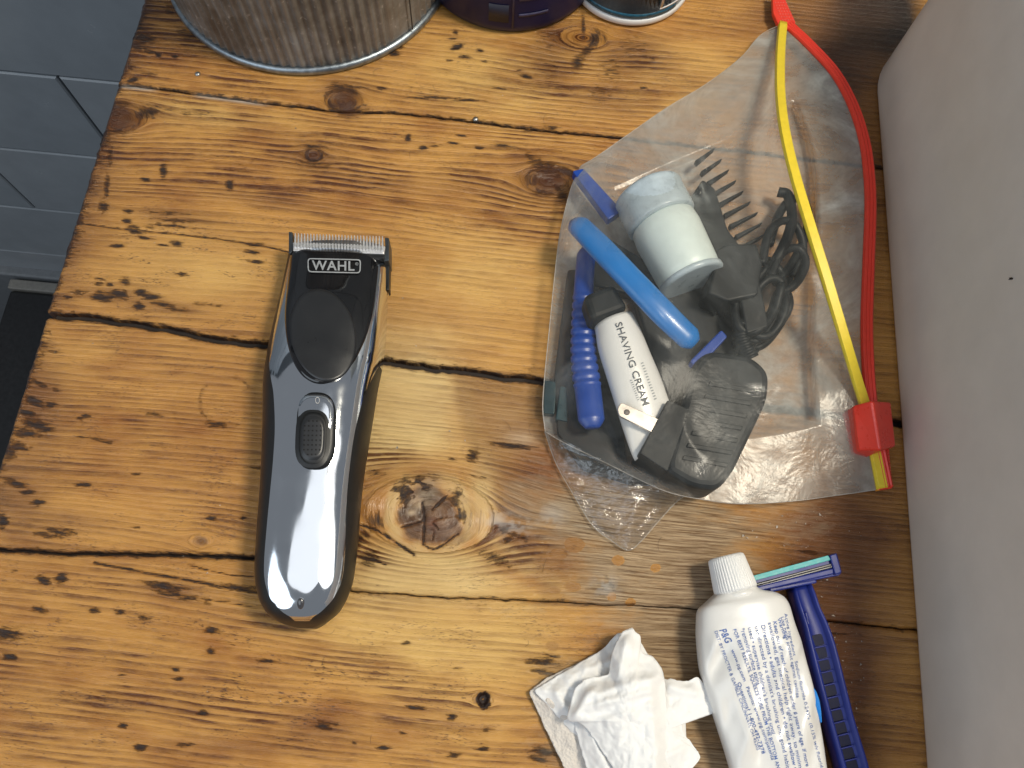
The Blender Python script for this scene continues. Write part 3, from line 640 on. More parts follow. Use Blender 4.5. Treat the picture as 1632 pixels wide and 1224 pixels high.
for k in range(3): cylpatch("label_line", jc, jr + .0003, math.radians(-80), math.radians(-62 + 4 * k), .014 + .011 * k, .016 + .011 * k, FADED, jar)
WHITEP = plain("white_plastic", (.70, .70, .69), .35, var=.04)
BLACKG = plain("black_gloss_label", (.010, .010, .012), .22, coat=.3, var=.2)
TEAL = plain("teal_label_band", (.010, .075, .125), .3, var=.5, nscale=500)
bc = P(1003, -32); br = np.linalg.norm(P(1003, 45) - bc)
bottle = thing("black_bottle", "black bottle with a white base ring and a teal label band", "bottle", tuple(bc))
lathe("base_ring", [(br * .9, .0004), (br * .98, .0012), (br, .0025), (br, .0050), (br * .985, .0056), (br * .9, .0058)], bc, WHITEP, bottle, seg=80)
lathe("bottle_body", [(br * .93, .0059), (br * .975, .0064), (br * .975, .10), (br * .9, .108), (br * .45, .118), (br * .42, .13), (.001, .131)], bc, BLACKG, bottle, seg=80)
cylpatch("teal_band", bc, br * .975 + .0004, math.radians(-150), math.radians(-42), .0067, .0098, TEAL, bottle)
WP = plain("white_print", (.78, .78, .78), .5)
for a_, b_, z_, y_ in ((-62, -24, .0110, .0120), (-62, -24, .034, .035)): cylpatch("label_frame", bc, br * .975 + .0005, math.radians(a_), math.radians(b_), z_, y_, WP, bottle)
for a_ in (-62, -24.5): cylpatch("label_frame", bc, br * .975 + .0005, math.radians(a_), math.radians(a_ + 2.4), .0120, .034, WP, bottle, na=4)

# ------------------------------------------------------------------ hair clipper
ROWS = [  # photo y, left, right of the silhouette, chrome left, chrome right, top height
    (398, 463, 614, 466, 609, .0235), (430, 457, 618, 460, 614, .0265), (470, 450, 618, 452, 617, .0300), (500, 444, 617, 446, 616, .0325), (545, 435, 615, 437, 613, .0350),
    (580, 429, 611, 431, 609, .0362), (600, 426, 607, 429, 600, .0366), (625, 424, 602, 432, 589, .0368), (650, 424, 598, 436, 579, .0366), (700, 423, 590, 438, 566, .0358), (750, 421, 582, 435, 558, .0350),
    (800, 418, 576, 430, 553, .0345), (850, 414, 572, 425, 551, .0340), (900, 411, 567, 421, 549, .0332), (930, 412, 562, 422, 544, .0325), (955, 417, 553, 430, 532, .0312), (968, 423, 546, 440, 521, .0300), (978, 429, 539, 451, 510, .0286), (985, 437, 531, 463, 499, .0268), (990, 444, 524, 469, 494, .0248), (996, 456, 513, 481, 484, .0205), (1001, 474, 499, 485, 486, .0150)]
rw = np.array(ROWS, float)
yy = np.concatenate([np.linspace(398, 930, 70), np.linspace(934, 1001, 34)])
def smooth_i(col):
    t = catmull(np.stack([rw[:, 0], rw[:, col]], -1), 400); return np.interp(yy, t[:, 0], t[:, 1])
eL, eR, cL, cR, zT = [smooth_i(k) for k in (1, 2, 3, 4, 5)]
slope = -.018   # rows tilt a little: the clipper's axis leans in the photo
NS = 64; NEX = 2.6
def clip_top(s, z):    # height above the middle at side position s in -1..1
    return np.clip(1 - np.abs(s) ** NEX, 0, 1) ** (1 / NEX) * z
ZM = .014
RWS = {'left': [], 'chrome': [], 'right': []}
for k in range(len(yy)):
    L = P(eL[k], yy[k] + slope * 0, ZM); Rr = P(eR[k], yy[k], ZM); mid = (L + Rr) / 2; hv = (Rr - L) / 2
    zt = zT[k] - ZM
    def sp_at(px_):   # side position whose projection lands on px_
        s = (px_ - (eL[k] + eR[k]) / 2) / ((eR[k] - eL[k]) / 2)
        for _ in range(12):
            q = mid + hv * s; q = np.array([q[0], q[1], ZM + clip_top(s, zt)]); a, b = toPX(q)
            s = np.clip(s + (px_ - a) / ((eR[k] - eL[k]) / 2) * .8, -.9995, .9995)
        return s
    sl, sr = sp_at(cL[k]), sp_at(cR[k])
    def pt(s, drop=0.0):
        q = mid + hv * s * (1 - drop * .6); return (q[0], q[1], ZM + clip_top(s, zt) - drop * .001)
    # arc-even steps
    def side(a, b, n): 
        ta, tb = math.asin(max(-1, min(1, a))), math.asin(max(-1, min(1, b)))
        return [pt(math.sin(t)) for t in np.linspace(ta, tb, n)]
    bw = .72; zb = .0006
    under = lambda sg: [tuple(mid + hv * sg * q) [:2] + (ZM - (ZM - zb) * (1 - max(0, (1 - ((1 - q) / (1 - bw)) ** 2.2)) ** (1 / 2.2)),) for q in np.linspace(bw, 1, 9)[:-1]]
    RWS['left'].append([tuple(x) for x in under(-1)] + side(-1, sl, 10))
    RWS['chrome'].append(side(sl, sr, 44))
    RWS['right'].append(side(sr, 1, 10) + [tuple(x) for x in reversed(under(1))])
def chromem():
    m = N("polished_chrome"); p = m.obj(); n = m.noise(p, 60, 4); n2 = m.noise(m.scalev(p, (900, 120, 300)), 1, 3)
    m.set(base=c4(.80, .83, .86), metal=1.0, rough=m.math('ADD', .05, m.math('MULTIPLY', m.ramp(n, [(.40, 0.0), (.75, 1.0)]), .10)), normal=m.bump(n2, .03, .0001)); return m.m
CHROME = chromem()
RUBBER = plain("black_rubber", (.011, .012, .013), .40, spec=.42, var=.06, nscale=120)
PIANO = plain("black_gloss", (.006, .006, .007), .09, spec=.5, var=.2, nscale=90, coat=.5)
SATIN = plain("graphite_satin", (.018, .019, .021), .32, spec=.5, var=.05, nscale=90)
ck = P(500, 720); clipper = thing("hair_clipper", "chrome hair clipper with black side grips, lying left of the plastic bag", "hair clipper", tuple(ck))
ktail = int(np.argmin(abs(yy - 991.2)))
gridobj("chrome_shell", np.array(RWS['chrome'])[:ktail + 1], CHROME, clipper)
gridobj("end_grip", np.array(RWS['chrome'])[ktail:], RUBBER, clipper)
gridobj("side_grip", np.array(RWS['left']), RUBBER, clipper)
# the right side: chrome cheek above, rubber below, as on the thing
kcut = int(np.argmin(abs(yy - 592)))
gridobj("side_grip", np.array(RWS['right'])[kcut:], RUBBER, clipper)
gridobj("chrome_cheek", np.array(RWS['right'])[:kcut + 1], CHROME, clipper)
head = np.array([RWS['left'][0] + RWS['chrome'][0][1:-1] + RWS['right'][0]]).reshape(-1, 3)
meshobj("head_plate", head, [tuple(range(len(head)))], RUBBER, clipper, smooth=False)
tail = np.array([RWS['left'][-1] + RWS['chrome'][-1][1:-1] + RWS['right'][-1]]).reshape(-1, 3)
meshobj("tail_plate", tail, [tuple(reversed(range(len(tail))))], RUBBER, clipper, smooth=False)
def clip_z(X, Y):
    """height of the shell above the counter at X, Y"""
    mids = np.array([(np.array(RWS['left'][k][8]) + np.array(RWS['right'][k][9])) / 2 for k in range(len(yy))])
    half = np.array([np.linalg.norm(np.array(RWS['left'][k][8])[:2] - np.array(RWS['right'][k][9])[:2]) / 2 for k in range(len(yy))])
    o = np.argsort(mids[:, 1]); m_ = mids[o]; h_ = half[o]; z_ = (zT - ZM)[o]
    mx = np.interp(Y, m_[:, 1], m_[:, 0]); hw = np.interp(Y, m_[:, 1], h_); zt = np.interp(Y, m_[:, 1], z_)
    return ZM + clip_top((X - mx) / hw, zt)
def on_clip(px, py, lift=0.0):
    px = np.asarray(px, float); py = np.asarray(py, float); z = np.full(px.shape, .034)
    for _ in range(8):
        q = PA(px, py, z); z = clip_z(q[..., 0], q[..., 1]) + lift
    return PA(px, py, z)
def patch(name, outline, lift, mat, parent, rings=16, n=96, dome=None, closed=True, rim=.0008, curve=True):
    """a plate that follows the shell: outline in the photo, raised by lift, its rim turned down"""
    o = catmull(outline, n, True) if curve else np.asarray(outline, float); c = o.mean(0); rows = []
    o_ = on_clip(o[:, 0], o[:, 1], -rim); rows.append(o_)
    for k in range(rings + 1):
        t = 1 - k / rings * .995
        q = c + (o - c) * t
        l = lift * (1 - max(0, (t - .97) / .03) ** 2) if dome is None else lift + dome * (1 - t * t)
        rows.append(on_clip(q[:, 0], q[:, 1], l))
    return gridobj(name, np.array(rows[::-1]), mat, parent, cu=True)
FACE = [(467, 397), (500, 398), (540, 399), (580, 401), (608, 403), (606, 425), (603, 455), (598, 490), (590, 522), (578, 552), (562, 580), (543, 600), (522, 611), (502, 611), (484, 601), (470, 582), (460, 556), (455, 525), (454, 495), (457, 460), (461, 428)]
patch("face_panel", FACE, .0006, PIANO, clipper, rings=22, n=140)
el = [(515 + 53 * math.cos(a) * math.cos(.07) - 74 * math.sin(a) * math.sin(-.07) , 534 + 74 * math.sin(a) + 53 * math.cos(a) * .07) for a in np.linspace(0, 2 * math.pi, 72, endpoint=False)]
patch("thumb_pad", el, .0011, SATIN, clipper, rings=14, n=72, dome=-.0003, curve=False)
def stad(cx, cy, w_, h_, n=40, rot=.0):
    out = []
    for k in range(n):
        a = 2 * math.pi * k / n; x = w_ / 2 * np.sign(math.cos(a)) * abs(math.cos(a)) ** (2 / 2.6); y = h_ / 2 * np.sign(math.sin(a)) * abs(math.sin(a)) ** (2 / 3.4)
        out.append((cx + x * math.cos(rot) - y * math.sin(rot), cy + x * math.sin(rot) + y * math.cos(rot)))
    return out
def band(name, o1, l1, o2, l2, mat, parent):
    a = np.asarray(o1, float); b = np.asarray(o2, float)
    return gridobj(name, np.array([on_clip(a[:, 0], a[:, 1], l1), on_clip(b[:, 0], b[:, 1], l2)]), mat, parent, cu=True)
patch("switch_recess", stad(503, 687, 66, 124, rot=.03), -.00005 + .0002, RUBBER, clipper, rings=4, n=40, curve=False)
patch("switch_plate", stad(503.5, 662, 58, 68, rot=.03), .0004, CHROME, clipper, rings=6, n=40, curve=False)
sw = patch("switch_button", stad(498.5, 698, 56, 96, rot=.04), .0022, RUBBER, clipper, rings=3, n=40, curve=False, rim=0)
patch("button_top", stad(498.5, 698, 43, 82, rot=.04), .0027, SATIN, sw, rings=6, n=40, curve=False, rim=-.002)
dots = []
for r_ in range(8):
    for c_ in range(5):
        px_ = 486 + c_ * 6.4 + (.0); py_ = 671 + r_ * 7.6
        if abs(r_ - 3.5) > 3 and (c_ in (0, 4)): continue
        o = [(px_ + 1.3 * math.cos(a) - r_ * .3, py_ + 1.3 * math.sin(a)) for a in np.linspace(0, 2 * math.pi, 8, endpoint=False)]
        q = on_clip([x for x, y in o], [y for x, y in o], .0029); dots.append((q, [tuple(range(8))[::-1]]))
dv, df = joinVF(dots)
tag(meshobj("grip_dots", dv, df, plain("dot_black", (.002, .002, .002), .8), sw, smooth=False, solid=.0002), None, None, None, "stuff")
ZERO = plain("grey_print", (.40, .40, .40), .5)
band("off_mark", [(506 + 3.6 * math.cos(a), 638 + 5.4 * math.sin(a)) for a in np.linspace(0, 6.283, 24, endpoint=False)], .0007, [(506 + 2.7 * math.cos(a), 638 + 4.4 * math.sin(a)) for a in np.linspace(0, 6.283, 24, endpoint=False)], .0007, ZERO, clipper)
patch("indicator_light", [(479 + 5.5 * math.cos(a), 962 + 9 * math.sin(a)) for a in np.linspace(0, 6.283, 24, endpoint=False)], .0006, plain("smoky_lens", (.05, .05, .055), .1, coat=.6), clipper, rings=5, n=24, dome=.0006, curve=False)

# writing laid on a surface: flat lettering turned to mesh and carried to the surface by a mapping
def text_mesh(body, size=1.0, bold=0.0, shear=0.0, spacing=1.0):
    cu = bpy.data.curves.new("lettering", 'FONT'); cu.body = body; cu.size = size; cu.shear = shear; cu.offset = bold; cu.space_character = spacing
    cu.resolution_u = 3
    ob = bpy.data.objects.new("lettering", cu); C.objects.link(ob)
    dg = bpy.context.evaluated_depsgraph_get(); dg.update(); me = bpy.data.meshes.new_from_object(ob.evaluated_get(dg))
    V = np.array([v.co[:] for v in me.vertices]) if len(me.vertices) else np.zeros((0, 3)); Fc = [tuple(p.vertices) for p in me.polygons]
    bpy.data.objects.remove(ob); bpy.data.curves.remove(cu); bpy.data.meshes.remove(me)
    return V, Fc
SILV = plain("silver_print", (.42, .44, .46), .35, .3)
tv, tf = text_mesh("WAHL", 1.0, .018, 0, 1.08)
tw = tv[:, 0].max() - tv[:, 0].min(); thh = tv[:, 1].max() - tv[:, 1].min()
u = (tv[:, 0] - tv[:, 0].min()) / tw; vq = (tv[:, 1] - tv[:, 1].min()) / thh
px_ = 497 + u * 68; py_ = 431 - vq * 15.5 + (u - .5) * 1.4
meshobj("brand_lettering", on_clip(px_, py_, .00085), tf, SILV, clipper, smooth=False)
def fine(p, k=8): return [tuple(np.array(p[i]) + (np.array(p[(i + 1) % len(p)]) - np.array(p[i])) * j / k) for i in range(len(p)) for j in range(k)]
fr_o = fine(roundpoly([(490, 411.2), (575.5, 413.2), (574.5, 435.8), (490.5, 433.8)], 6)); fr_i = fine(roundpoly([(491.8, 413), (573.6, 415), (572.8, 434), (492.2, 432)], 4.5))
band("brand_frame", fr_o, .0013, fr_i, .0013, SILV, clipper)
tv, tf = text_mesh("\u00ae", 1.0); 
if len(tv):
    meshobj("brand_mark", on_clip(566 + (tv[:, 0]) * 7, 423 - tv[:, 1] * 7, .00085), tf, SILV, clipper, smooth=False)
# blade set
BLADE = plain("brushed_blade", (.85, .84, .83), .32, .75, var=.15, nscale=900); DARKST = plain("dark_blade_steel", (.055, .065, .075), .4, .6, var=.2)
zb = .0225
slab("blade_base", [(460, 369), (466, 369.5), (466.5, 386), (614, 392), (613, 378), (620, 379), (620, 415), (612, 416), (610, 404), (467, 399), (463, 404), (460, 404)], zb - .012, zb, DARKST, clipper, bevel=.0004)
slab("cutter", [(466.5, 386), (614, 392), (612, 404.5), (467, 399.5)], zb + .0002, zb + .0019, BLADE, clipper, bevel=.0004)
slab("head_front", [(467, 396), (612, 401), (613, 412), (465, 408)], .004, zb + .001, RUBBER, clipper, bevel=.0004)
tp = []; tp2 = []
nt = 29
for k in range(nt):
    t = (k + .5) / nt; x = 468 + t * 144; yb_ = 386.5 + t * 5.4; yt_ = 371.5 + t * 5.0
    v_, f_ = slabVF([(x - 1.5, yb_), (x - .55, yt_), (x + .55, yt_), (x + 1.5, yb_)], zb - .0030, zb + .0006); tp.append((v_, f_))
    v_, f_ = slabVF([(x - 1.55 - .2, yb_ + 6.5), (x - 1.2, yb_ - 1), (x + 1.2, yb_ - 1), (x + 1.55 + .2, yb_ + 6.5)], zb + .0012, zb + .0030); tp2.append((v_, f_))
tag(meshobj("blade_teeth", *joinVF(tp), BLADE, clipper, smooth=False), None, None, None, "stuff")
tag(meshobj("cutter_teeth", *joinVF(tp2), BLADE, clipper, smooth=False), None, None, None, "stuff")
slab("taper_lever", [(614, 416), (621, 416), (620, 462), (617, 462)], .010, .017, RUBBER, clipper, bevel=.0006)

# ------------------------------------------------------------------ toothpaste tube
def print_on(name, body, start, end, height, surf, mat, parent, bold=0.0, shear=0.0, lift=.00025, bow=0.0, fit=True):
    """one line of print from start to end (photo places), letters height tall, laid on surf"""
    tv, tf = text_mesh(body, 1.0, bold, shear)
    if not len(tv): return None
    s0, e0 = np.array(start, float), np.array(end, float); d = e0 - s0; Ln = np.linalg.norm(d); d /= Ln; nrm = np.array([d[1], -d[0]])
    w_ = tv[:, 0].max(); u = tv[:, 0] / w_ * Ln if fit else tv[:, 0] * height / .72
    v_ = tv[:, 1] / .72 * height
    q = s0 + u[:, None] * d + v_[:, None] * nrm + (4 * bow * (u / Ln) * (1 - u / Ln))[:, None] * nrm
    return meshobj(name, surf(q[:, 0], q[:, 1], lift), tf, mat, parent, smooth=False)
WHTUBE = N("white_tube_laminate"); _p = WHTUBE.obj(); _n = WHTUBE.noise(_p, 60, 3)
WHTUBE.set(base=c4(.69, .685, .665), rough=.28, spec=.5, coat=.15, normal=WHTUBE.bump(_n, .12, .001)); WHTUBE = WHTUBE.m
TROWS = np.array([  # along the tube: left and right outline in the photo, thickness above the counter
    (1146, 941, 1201, 934, .0235), (1142, 946, 1206, 938, .0238), (1136, 951, 1214, 941, .0244), (1124, 962, 1232, 944, .0255), (1117, 968, 1245, 951, .0272), (1113.5, 973, 1250, 957, .0276), (1112, 980, 1253, 962, .0278), (1111.5, 990, 1256, 970, .0280), (1111, 1010, 1262, 992, .0284), (1113, 1040, 1273, 1024, .0284),
    (1116, 1066, 1281, 1055, .0280), (1124, 1098, 1289, 1085, .0272), (1134, 1128, 1296, 1115, .0262), (1145, 1162, 1303, 1148, .0250), (1156, 1196, 1309, 1182, .0240), (1166, 1230, 1314, 1216, .0225), (1178, 1270, 1320, 1256, .022), (1190, 1310, 1326, 1296, .018)], float)
tt = np.linspace(0, 1, 90); tr_ = np.stack([np.interp(tt, np.linspace(0, 1, 400), catmull(TROWS, 400)[:, k]) for k in range(5)], -1)
ZT = .0125
def dents(px, py):
    """the squeezed hollows and ridges of the used tube"""
    z = 0 * px
    for cx, cy, sx, sy, rot, a in [(1150, 1052, 14, 34, -.35, -.0042), (1137, 1030, 8, 26, -.25, .0018), (1176, 1090, 10, 60, -.28, .0024), (1165, 1130, 12, 50, -.25, -.0032), (1200, 1150, 10, 60, -.25, .0016), (1222, 1080, 16, 40, -.25, -.0018), (1245, 1075, 9, 70, -.22, .0022), (1262, 1120, 10, 60, -.2, -.0026),
            (1283, 1150, 9, 60, -.2, .0020), (1215, 1190, 14, 50, -.25, -.0022), (1186, 1185, 8, 40, -.3, .0012), (1255, 1190, 9, 40, -.3, .0016), (1232, 955, 30, 5, .2, -.0009), (1205, 1010, 40, 18, 0, .0006), (1270, 1030, 7, 22, -.3, .0010), (1298, 1195, 6, 40, -.2, -.0018)]:
        c, s = math.cos(rot), math.sin(rot); dx, dy = px - cx, py - cy
        z = z + a * 1.25 * np.exp(-(np.abs((dx * c - dy * s) / sx) ** 1.4 + ((dx * s + dy * c) / sy) ** 2))
    for (x0, y0), (x1, y1), a, wd in [((1114, 972), (1180, 978), -.0014, 3.2), ((1180, 978), (1247, 955), -.0014, 3.2), ((1116, 986), (1182, 992), .0007, 5), ((1182, 992), (1250, 968), .0007, 5), ((1140, 1010), (1196, 1200), .0010, 5), ((1196, 1030), (1225, 1150), -.0010, 4), ((1225, 1150), (1262, 1240), .0012, 4), ((1250, 1040), (1290, 1180), -.0012, 4), ((1180, 1090), (1220, 1240), -.0012, 5), ((1262, 1050), (1276, 1110), .0009, 3)]:
        e = np.array([x1 - x0, y1 - y0], float); t = np.clip(((px - x0) * e[0] + (py - y0) * e[1]) / (e @ e), 0, 1)
        z = z + a * np.exp(-(np.hypot(px - x0 - t * e[0], py - y0 - t * e[1]) / wd) ** 1.2) * np.sin(np.clip(t, .04, .96) * math.pi) ** .5
    rot_u = px * .96 - (py - 1000) * .27
    return z + (fbm(px * .03, py * .012, 23, 3) - .5) * .0016 + (np.abs(fbm(rot_u * .045, py * .006, 29, 2) - .5) - .12) * .005 * sst(1000, 1060, py)
TNS = 56
def tube_pt(row, s):
    L = P(row[0], row[1], ZT); Rr = P(row[2], row[3], ZT); m_ = (L + Rr) / 2; h_ = (Rr - L) / 2
    q = m_ + h_ * s; return q
TV = []
for r_ in tr_:
    L = P(r_[0], r_[1], ZT); Rr = P(r_[2], r_[3], ZT); m_ = (L + Rr) / 2; h_ = (Rr - L) / 2; row = []
    for k in range(TNS):
        a = 2 * math.pi * k / TNS; s = math.copysign(abs(math.cos(a)) ** .9, math.cos(a)); q = m_ + h_ * s
        up = math.sin(a)
        z = ZT + (math.copysign(abs(up) ** .62, up)) * ((r_[4] - ZT) * .72 if up > 0 else (ZT - .0012))
        row.append((q[0], q[1], z))
    TV.append(row)
TV = np.array(TV); tpx, tpy = toPX(TV); topm = np.clip((TV[..., 2] - ZT) / .010, 0, 1)
fadein = np.clip(np.linspace(-1.2, 6, 90), 0, 1)[:, None]
TV[..., 2] += dents(tpx, tpy) * topm * fadein
tc = P(1215, 1090); ttube = thing("toothpaste_tube", "squeezed white toothpaste tube with blue small print and a ribbed white cap", "toothpaste", tuple(tc))
gridobj("tube_body", TV, WHTUBE, ttube, cu=True, cap=True)
# lookup of the tube's upper surface
_k = slice(1, TNS // 2); _tp = TV[:, _k].reshape(-1, 3); _ta, _tb = toPX(_tp)
def on_tube(px, py, lift=0.0):
    px = np.asarray(px, float); py = np.asarray(py, float); out = np.zeros(px.shape + (3,))
    for i in range(len(px)):
        d = (_ta - px[i]) ** 2 + (_tb - py[i]) ** 2; k = np.argpartition(d, 6)[:6]; w_ = 1 / (d[k] + 2.0)
        z = (w_ * _tp[k, 2]).sum() / w_.sum(); out[i] = P(px[i], py[i], z + lift)
    return out
BLUEI = plain("blue_ink", (.075, .14, .38), .5, var=.1)
INK = [("Active ingredient   Sodium fluoride 0.243%  (0.15% w/v fluoride ion)", (1250, 978), (1314, 1246), 5.0, 0.0, 0, -2),
       ("Use helps protect against cavities", (1244.5, 983), (1270, 1112), 5.2, .0, 0, 2), ("Warning", (1239, 986), (1250.5, 1018), 5.4, .010, 0, 0),
       ("Keep out of reach of children under 6 years of age. If more", (1232, 990), (1285, 1222), 6.0, .006, .12, 0), ("swallowed, get medical help right away. to minimize", (1224, 992), (1276, 1238), 6.2, 0, 0, 1),
       ("Directions \u2022 adults and children \u2022 do not swallow \u2022 to", (1213, 996), (1268, 1240), 6.4, .006, 0, 1), ("use directed by a dentist's brushing until good habits are", (1203, 998), (1258, 1246), 6.2, 0, 0, 1),
       ("used \u2022 supervise children's brushing until", (1192, 1000), (1230, 1170), 6.2, 0, 0, 1), ("*removing surface stains", (1180, 1002), (1206, 1092), 7.2, 0, 0, 1),
       ("FOR BEST RESULTS, SQUEEZE TUBE FROM THE BOTTOM AND", (1168, 1003), (1240, 1232), 5.6, .006, 0, 4), ("www.pg.com   Patents: www.pg.com/patents", (1165, 1036), (1230, 1212), 5.6, .004, 0, 2),
       ("Questions? 1-800-492-7378", (1175, 1088), (1215, 1202), 5.8, .008, 0, 0), ("DIST. BY PROCTER & GAMBLE, CINCINNATI, OH 45202", (1138.5, 1006), (1207, 1196), 5.2, 0, 0, 0)]
for body, a_, b_, h_, bo, sh, bow in INK: print_on("small_print", body, a_, b_, h_, on_tube, BLUEI, ttube, bo, sh, .0003, bow)
print_on("maker_mark", "P&G", (1146, 1004), (1157.5, 1027), 11.5, on_tube, BLUEI, ttube, .012, .25, .0003)
BLUEB = plain("bright_blue_print", (.01, .19, .62), .35)
_bl = [(1296.5, 1096), (1301, 1103), (1305.5, 1116), (1308, 1132), (1309.5, 1150), (1308, 1152), (1304, 1140), (1299.5, 1124), (1296.5, 1108)]
_v = on_tube([x for x, y in _bl], [y for x, y in _bl], .0008)
meshobj("blue_panel", _v, [tuple(reversed(range(len(_bl))))], BLUEB, ttube, smooth=False, solid=.0003)
# cap: ribbed, tapering to its flat end
ca, cb_ = P(1156, 886, .0135), P(1173, 942, .0135); ax = (cb_ - ca); cl = np.linalg.norm(ax); ax /= cl; sd = np.cross(ax, [0, 0, 1.0]); sd /= np.linalg.norm(sd); upv = np.cross(sd, ax)
wcap0 = np.linalg.norm(P(1129, 886, .0135) - P(1184, 876, .0135)) / 2; wcap1 = np.linalg.norm(P(1137, 941, .0135) - P(1202, 930, .0135)) / 2
cp = [(0, .001), (0, wcap0 * .86), (.0006, wcap0 * .96), (.0018, wcap0), (.006, wcap0 + (wcap1 - wcap0) * .35), (cl * .8, wcap1 * .985), (cl - .001, wcap1), (cl, wcap1 * .97), (cl + .0004, wcap1 * .8)]
NC = 44 * 6; V = np.zeros((len(cp), NC, 3))
for j, (d_, r_) in enumerate(cp):
    for i in range(NC):
        a = 2 * math.pi * i / NC; rb = 0
        if 2 <= j <= 6: rb = .00042 * (abs(math.cos(22 * a)) ** .6 - .6) * 1.0
        V[j, i] = ca + ax * d_ + (sd * math.cos(a) + upv * math.sin(a)) * (r_ + rb)
V[..., 2] += max(0, .0006 - V[..., 2].min())
gridobj("cap", V, WHITEP, ttube, cu=True, cap=True)

axis_n = [(cl + .0002, wcap1 * .80), (cl + .0004, wcap1 * .93), (cl + .0022, wcap1 * .95), (cl + .0026, wcap1 * .90), (cl + .0040, wcap1 * .92)]
VN = np.array([[ca + ax * d_ + (sd * math.cos(2 * math.pi * i / 64) + upv * math.sin(2 * math.pi * i / 64)) * r_ for i in range(64)] for d_, r_ in axis_n]); VN[..., 2] = np.maximum(VN[..., 2], .0008)
gridobj("neck", VN, WHTUBE, ttube, cu=True)
# ------------------------------------------------------------------ blue razor by the tube
RAZB = plain("deep_blue_plastic", (.010, .020, .165), .42, spec=.32, var=.12, nscale=60)
RAZD = plain("navy_recess", (.006, .008, .030), .6, spec=.22, var=.3)
STRIP = plain("teal_strip", (.010, .30, .31), .45, var=.06, nscale=500)
BLK = plain("razor_slot_black", (.008, .008, .010), .75, spec=.2)
rc = P(1310, 1050); razor = thing("razor", "blue disposable razor with a teal strip and twin blades, beside the toothpaste tube", "razor", tuple(rc))
def rz(name, px, z0, z1, mat, parent=razor, bevel=.0006): return slab(name, px, z0, z1, mat, parent, bevel=bevel)
rz("razor_head", roundpoly([(1176, 929), (1334, 881), (1342, 912), (1338, 917), (1205, 943), (1186, 946)], 3), .006, .0135, RAZB)
rz("head_guard", roundpoly([(1322, 884.5), (1333.5, 881.5), (1342, 913), (1331, 916)], 3), .0136, .0152, RAZB)
rz("guard_bar", [(1192, 938), (1328, 905), (1330, 915), (1196, 946)], .0136, .0148, RAZB)
rz("lubricating_strip", roundpoly([(1180, 923), (1320, 885), (1324, 892.5), (1186, 930)], 1.5), .0136, .0150, STRIP, bevel=.0004)
rz("blade_slot", [(1188, 934), (1326, 897.5), (1328, 904.5), (1190, 942)], .0136, .0138, BLK, bevel=0)
BSL = plain("razor_blade_steel", (.07, .07, .075), .4, .5, var=.5, nscale=900)
for d_ in (0, 3.6): rz("blade", [(1189, 935.5 + d_), (1326.5, 898.6 + d_), (1327, 900 + d_), (1189.4, 936.9 + d_)], .0139, .0144, BSL, bevel=0)
rz("clamp", [(1225, 936), (1300, 922), (1303, 929), (1228, 944)], .0075, .0120, RAZB)
HR = [(1258, 939, 1290, 931, .0105), (1261, 955, 1296, 946, .0115), (1267, 975, 1303, 968, .0122), (1274, 998, 1314, 991, .0122), (1281, 1030, 1325, 1020, .0125), (1288, 1060, 1333, 1050, .013), (1301, 1110, 1345, 1099, .013), (1315, 1160, 1358, 1149, .0125), (1333, 1224, 1378, 1213, .012), (1350, 1290, 1396, 1279, .011)]
hr = catmull(HR, 60); hc = []
for a in hr:
    row = []
    L = P(a[0], a[1], a[4] * .6); Rr = P(a[2], a[3], a[4] * .6); m_ = (L + Rr) / 2; h_ = (Rr - L) / 2; z1 = a[4]
    for s, z in ((-1, z1 * .45), (-.97, z1 * .8), (-.86, z1 * .98), (-.74, z1), (-.62, z1 * .99), (-.56, z1 * .82), (-.3, z1 * .78), (0, z1 * .76), (.3, z1 * .78), (.56, z1 * .82), (.62, z1 * .99), (.74, z1), (.86, z1 * .98), (.97, z1 * .8), (1, z1 * .45), (.9, z1 * .15), (.5, .0012), (-.5, .0012), (-.9, z1 * .15)):
        q = m_ + h_ * s; row.append((q[0], q[1], z))
    hc.append(row[::-1])
gridobj("handle", np.array(hc), RAZB, razor, cu=True, cap=True)
hl = catmull([(a[0], a[1], a[2], a[3], a[4]) for a in HR], 400)
def hat(y):   # handle row nearest photo height y
    k = int(np.argmin(abs((hl[:, 1] + hl[:, 3]) / 2 - y))); return hl[k]
y_ = 1012.0
while y_ < 1290:
    a, b = hat(y_), hat(y_ + 17.5); f0, f1 = .26, .74
    q = [(a[0] + (a[2] - a[0]) * f0, a[1] + (a[3] - a[1]) * f0), (a[0] + (a[2] - a[0]) * f1, a[1] + (a[3] - a[1]) * f1), (b[0] + (b[2] - b[0]) * f1, b[1] + (b[3] - b[1]) * f1), (b[0] + (b[2] - b[0]) * f0, b[1] + (b[3] - b[1]) * f0)]
    rz("grip_pad", roundpoly(q, 4), a[4] * .75, a[4] * .80, RAZD, bevel=.0002)
    a2 = hat(y_ + 18.2); b2 = hat(y_ + 21)
    q = [(c[0] + (c[2] - c[0]) * f, c[1] + (c[3] - c[1]) * f) for c, f in ((a2, .2), (a2, .8), (b2, .8), (b2, .2))]
    rz("grip_bar", q, a[4] * .7, a[4] * .90, RAZB, bevel=.0003)
    y_ += 20.0
rz("rib", [(1282, 975), (1287, 974), (1292, 996), (1287, 997)], .008, .0112, RAZB)

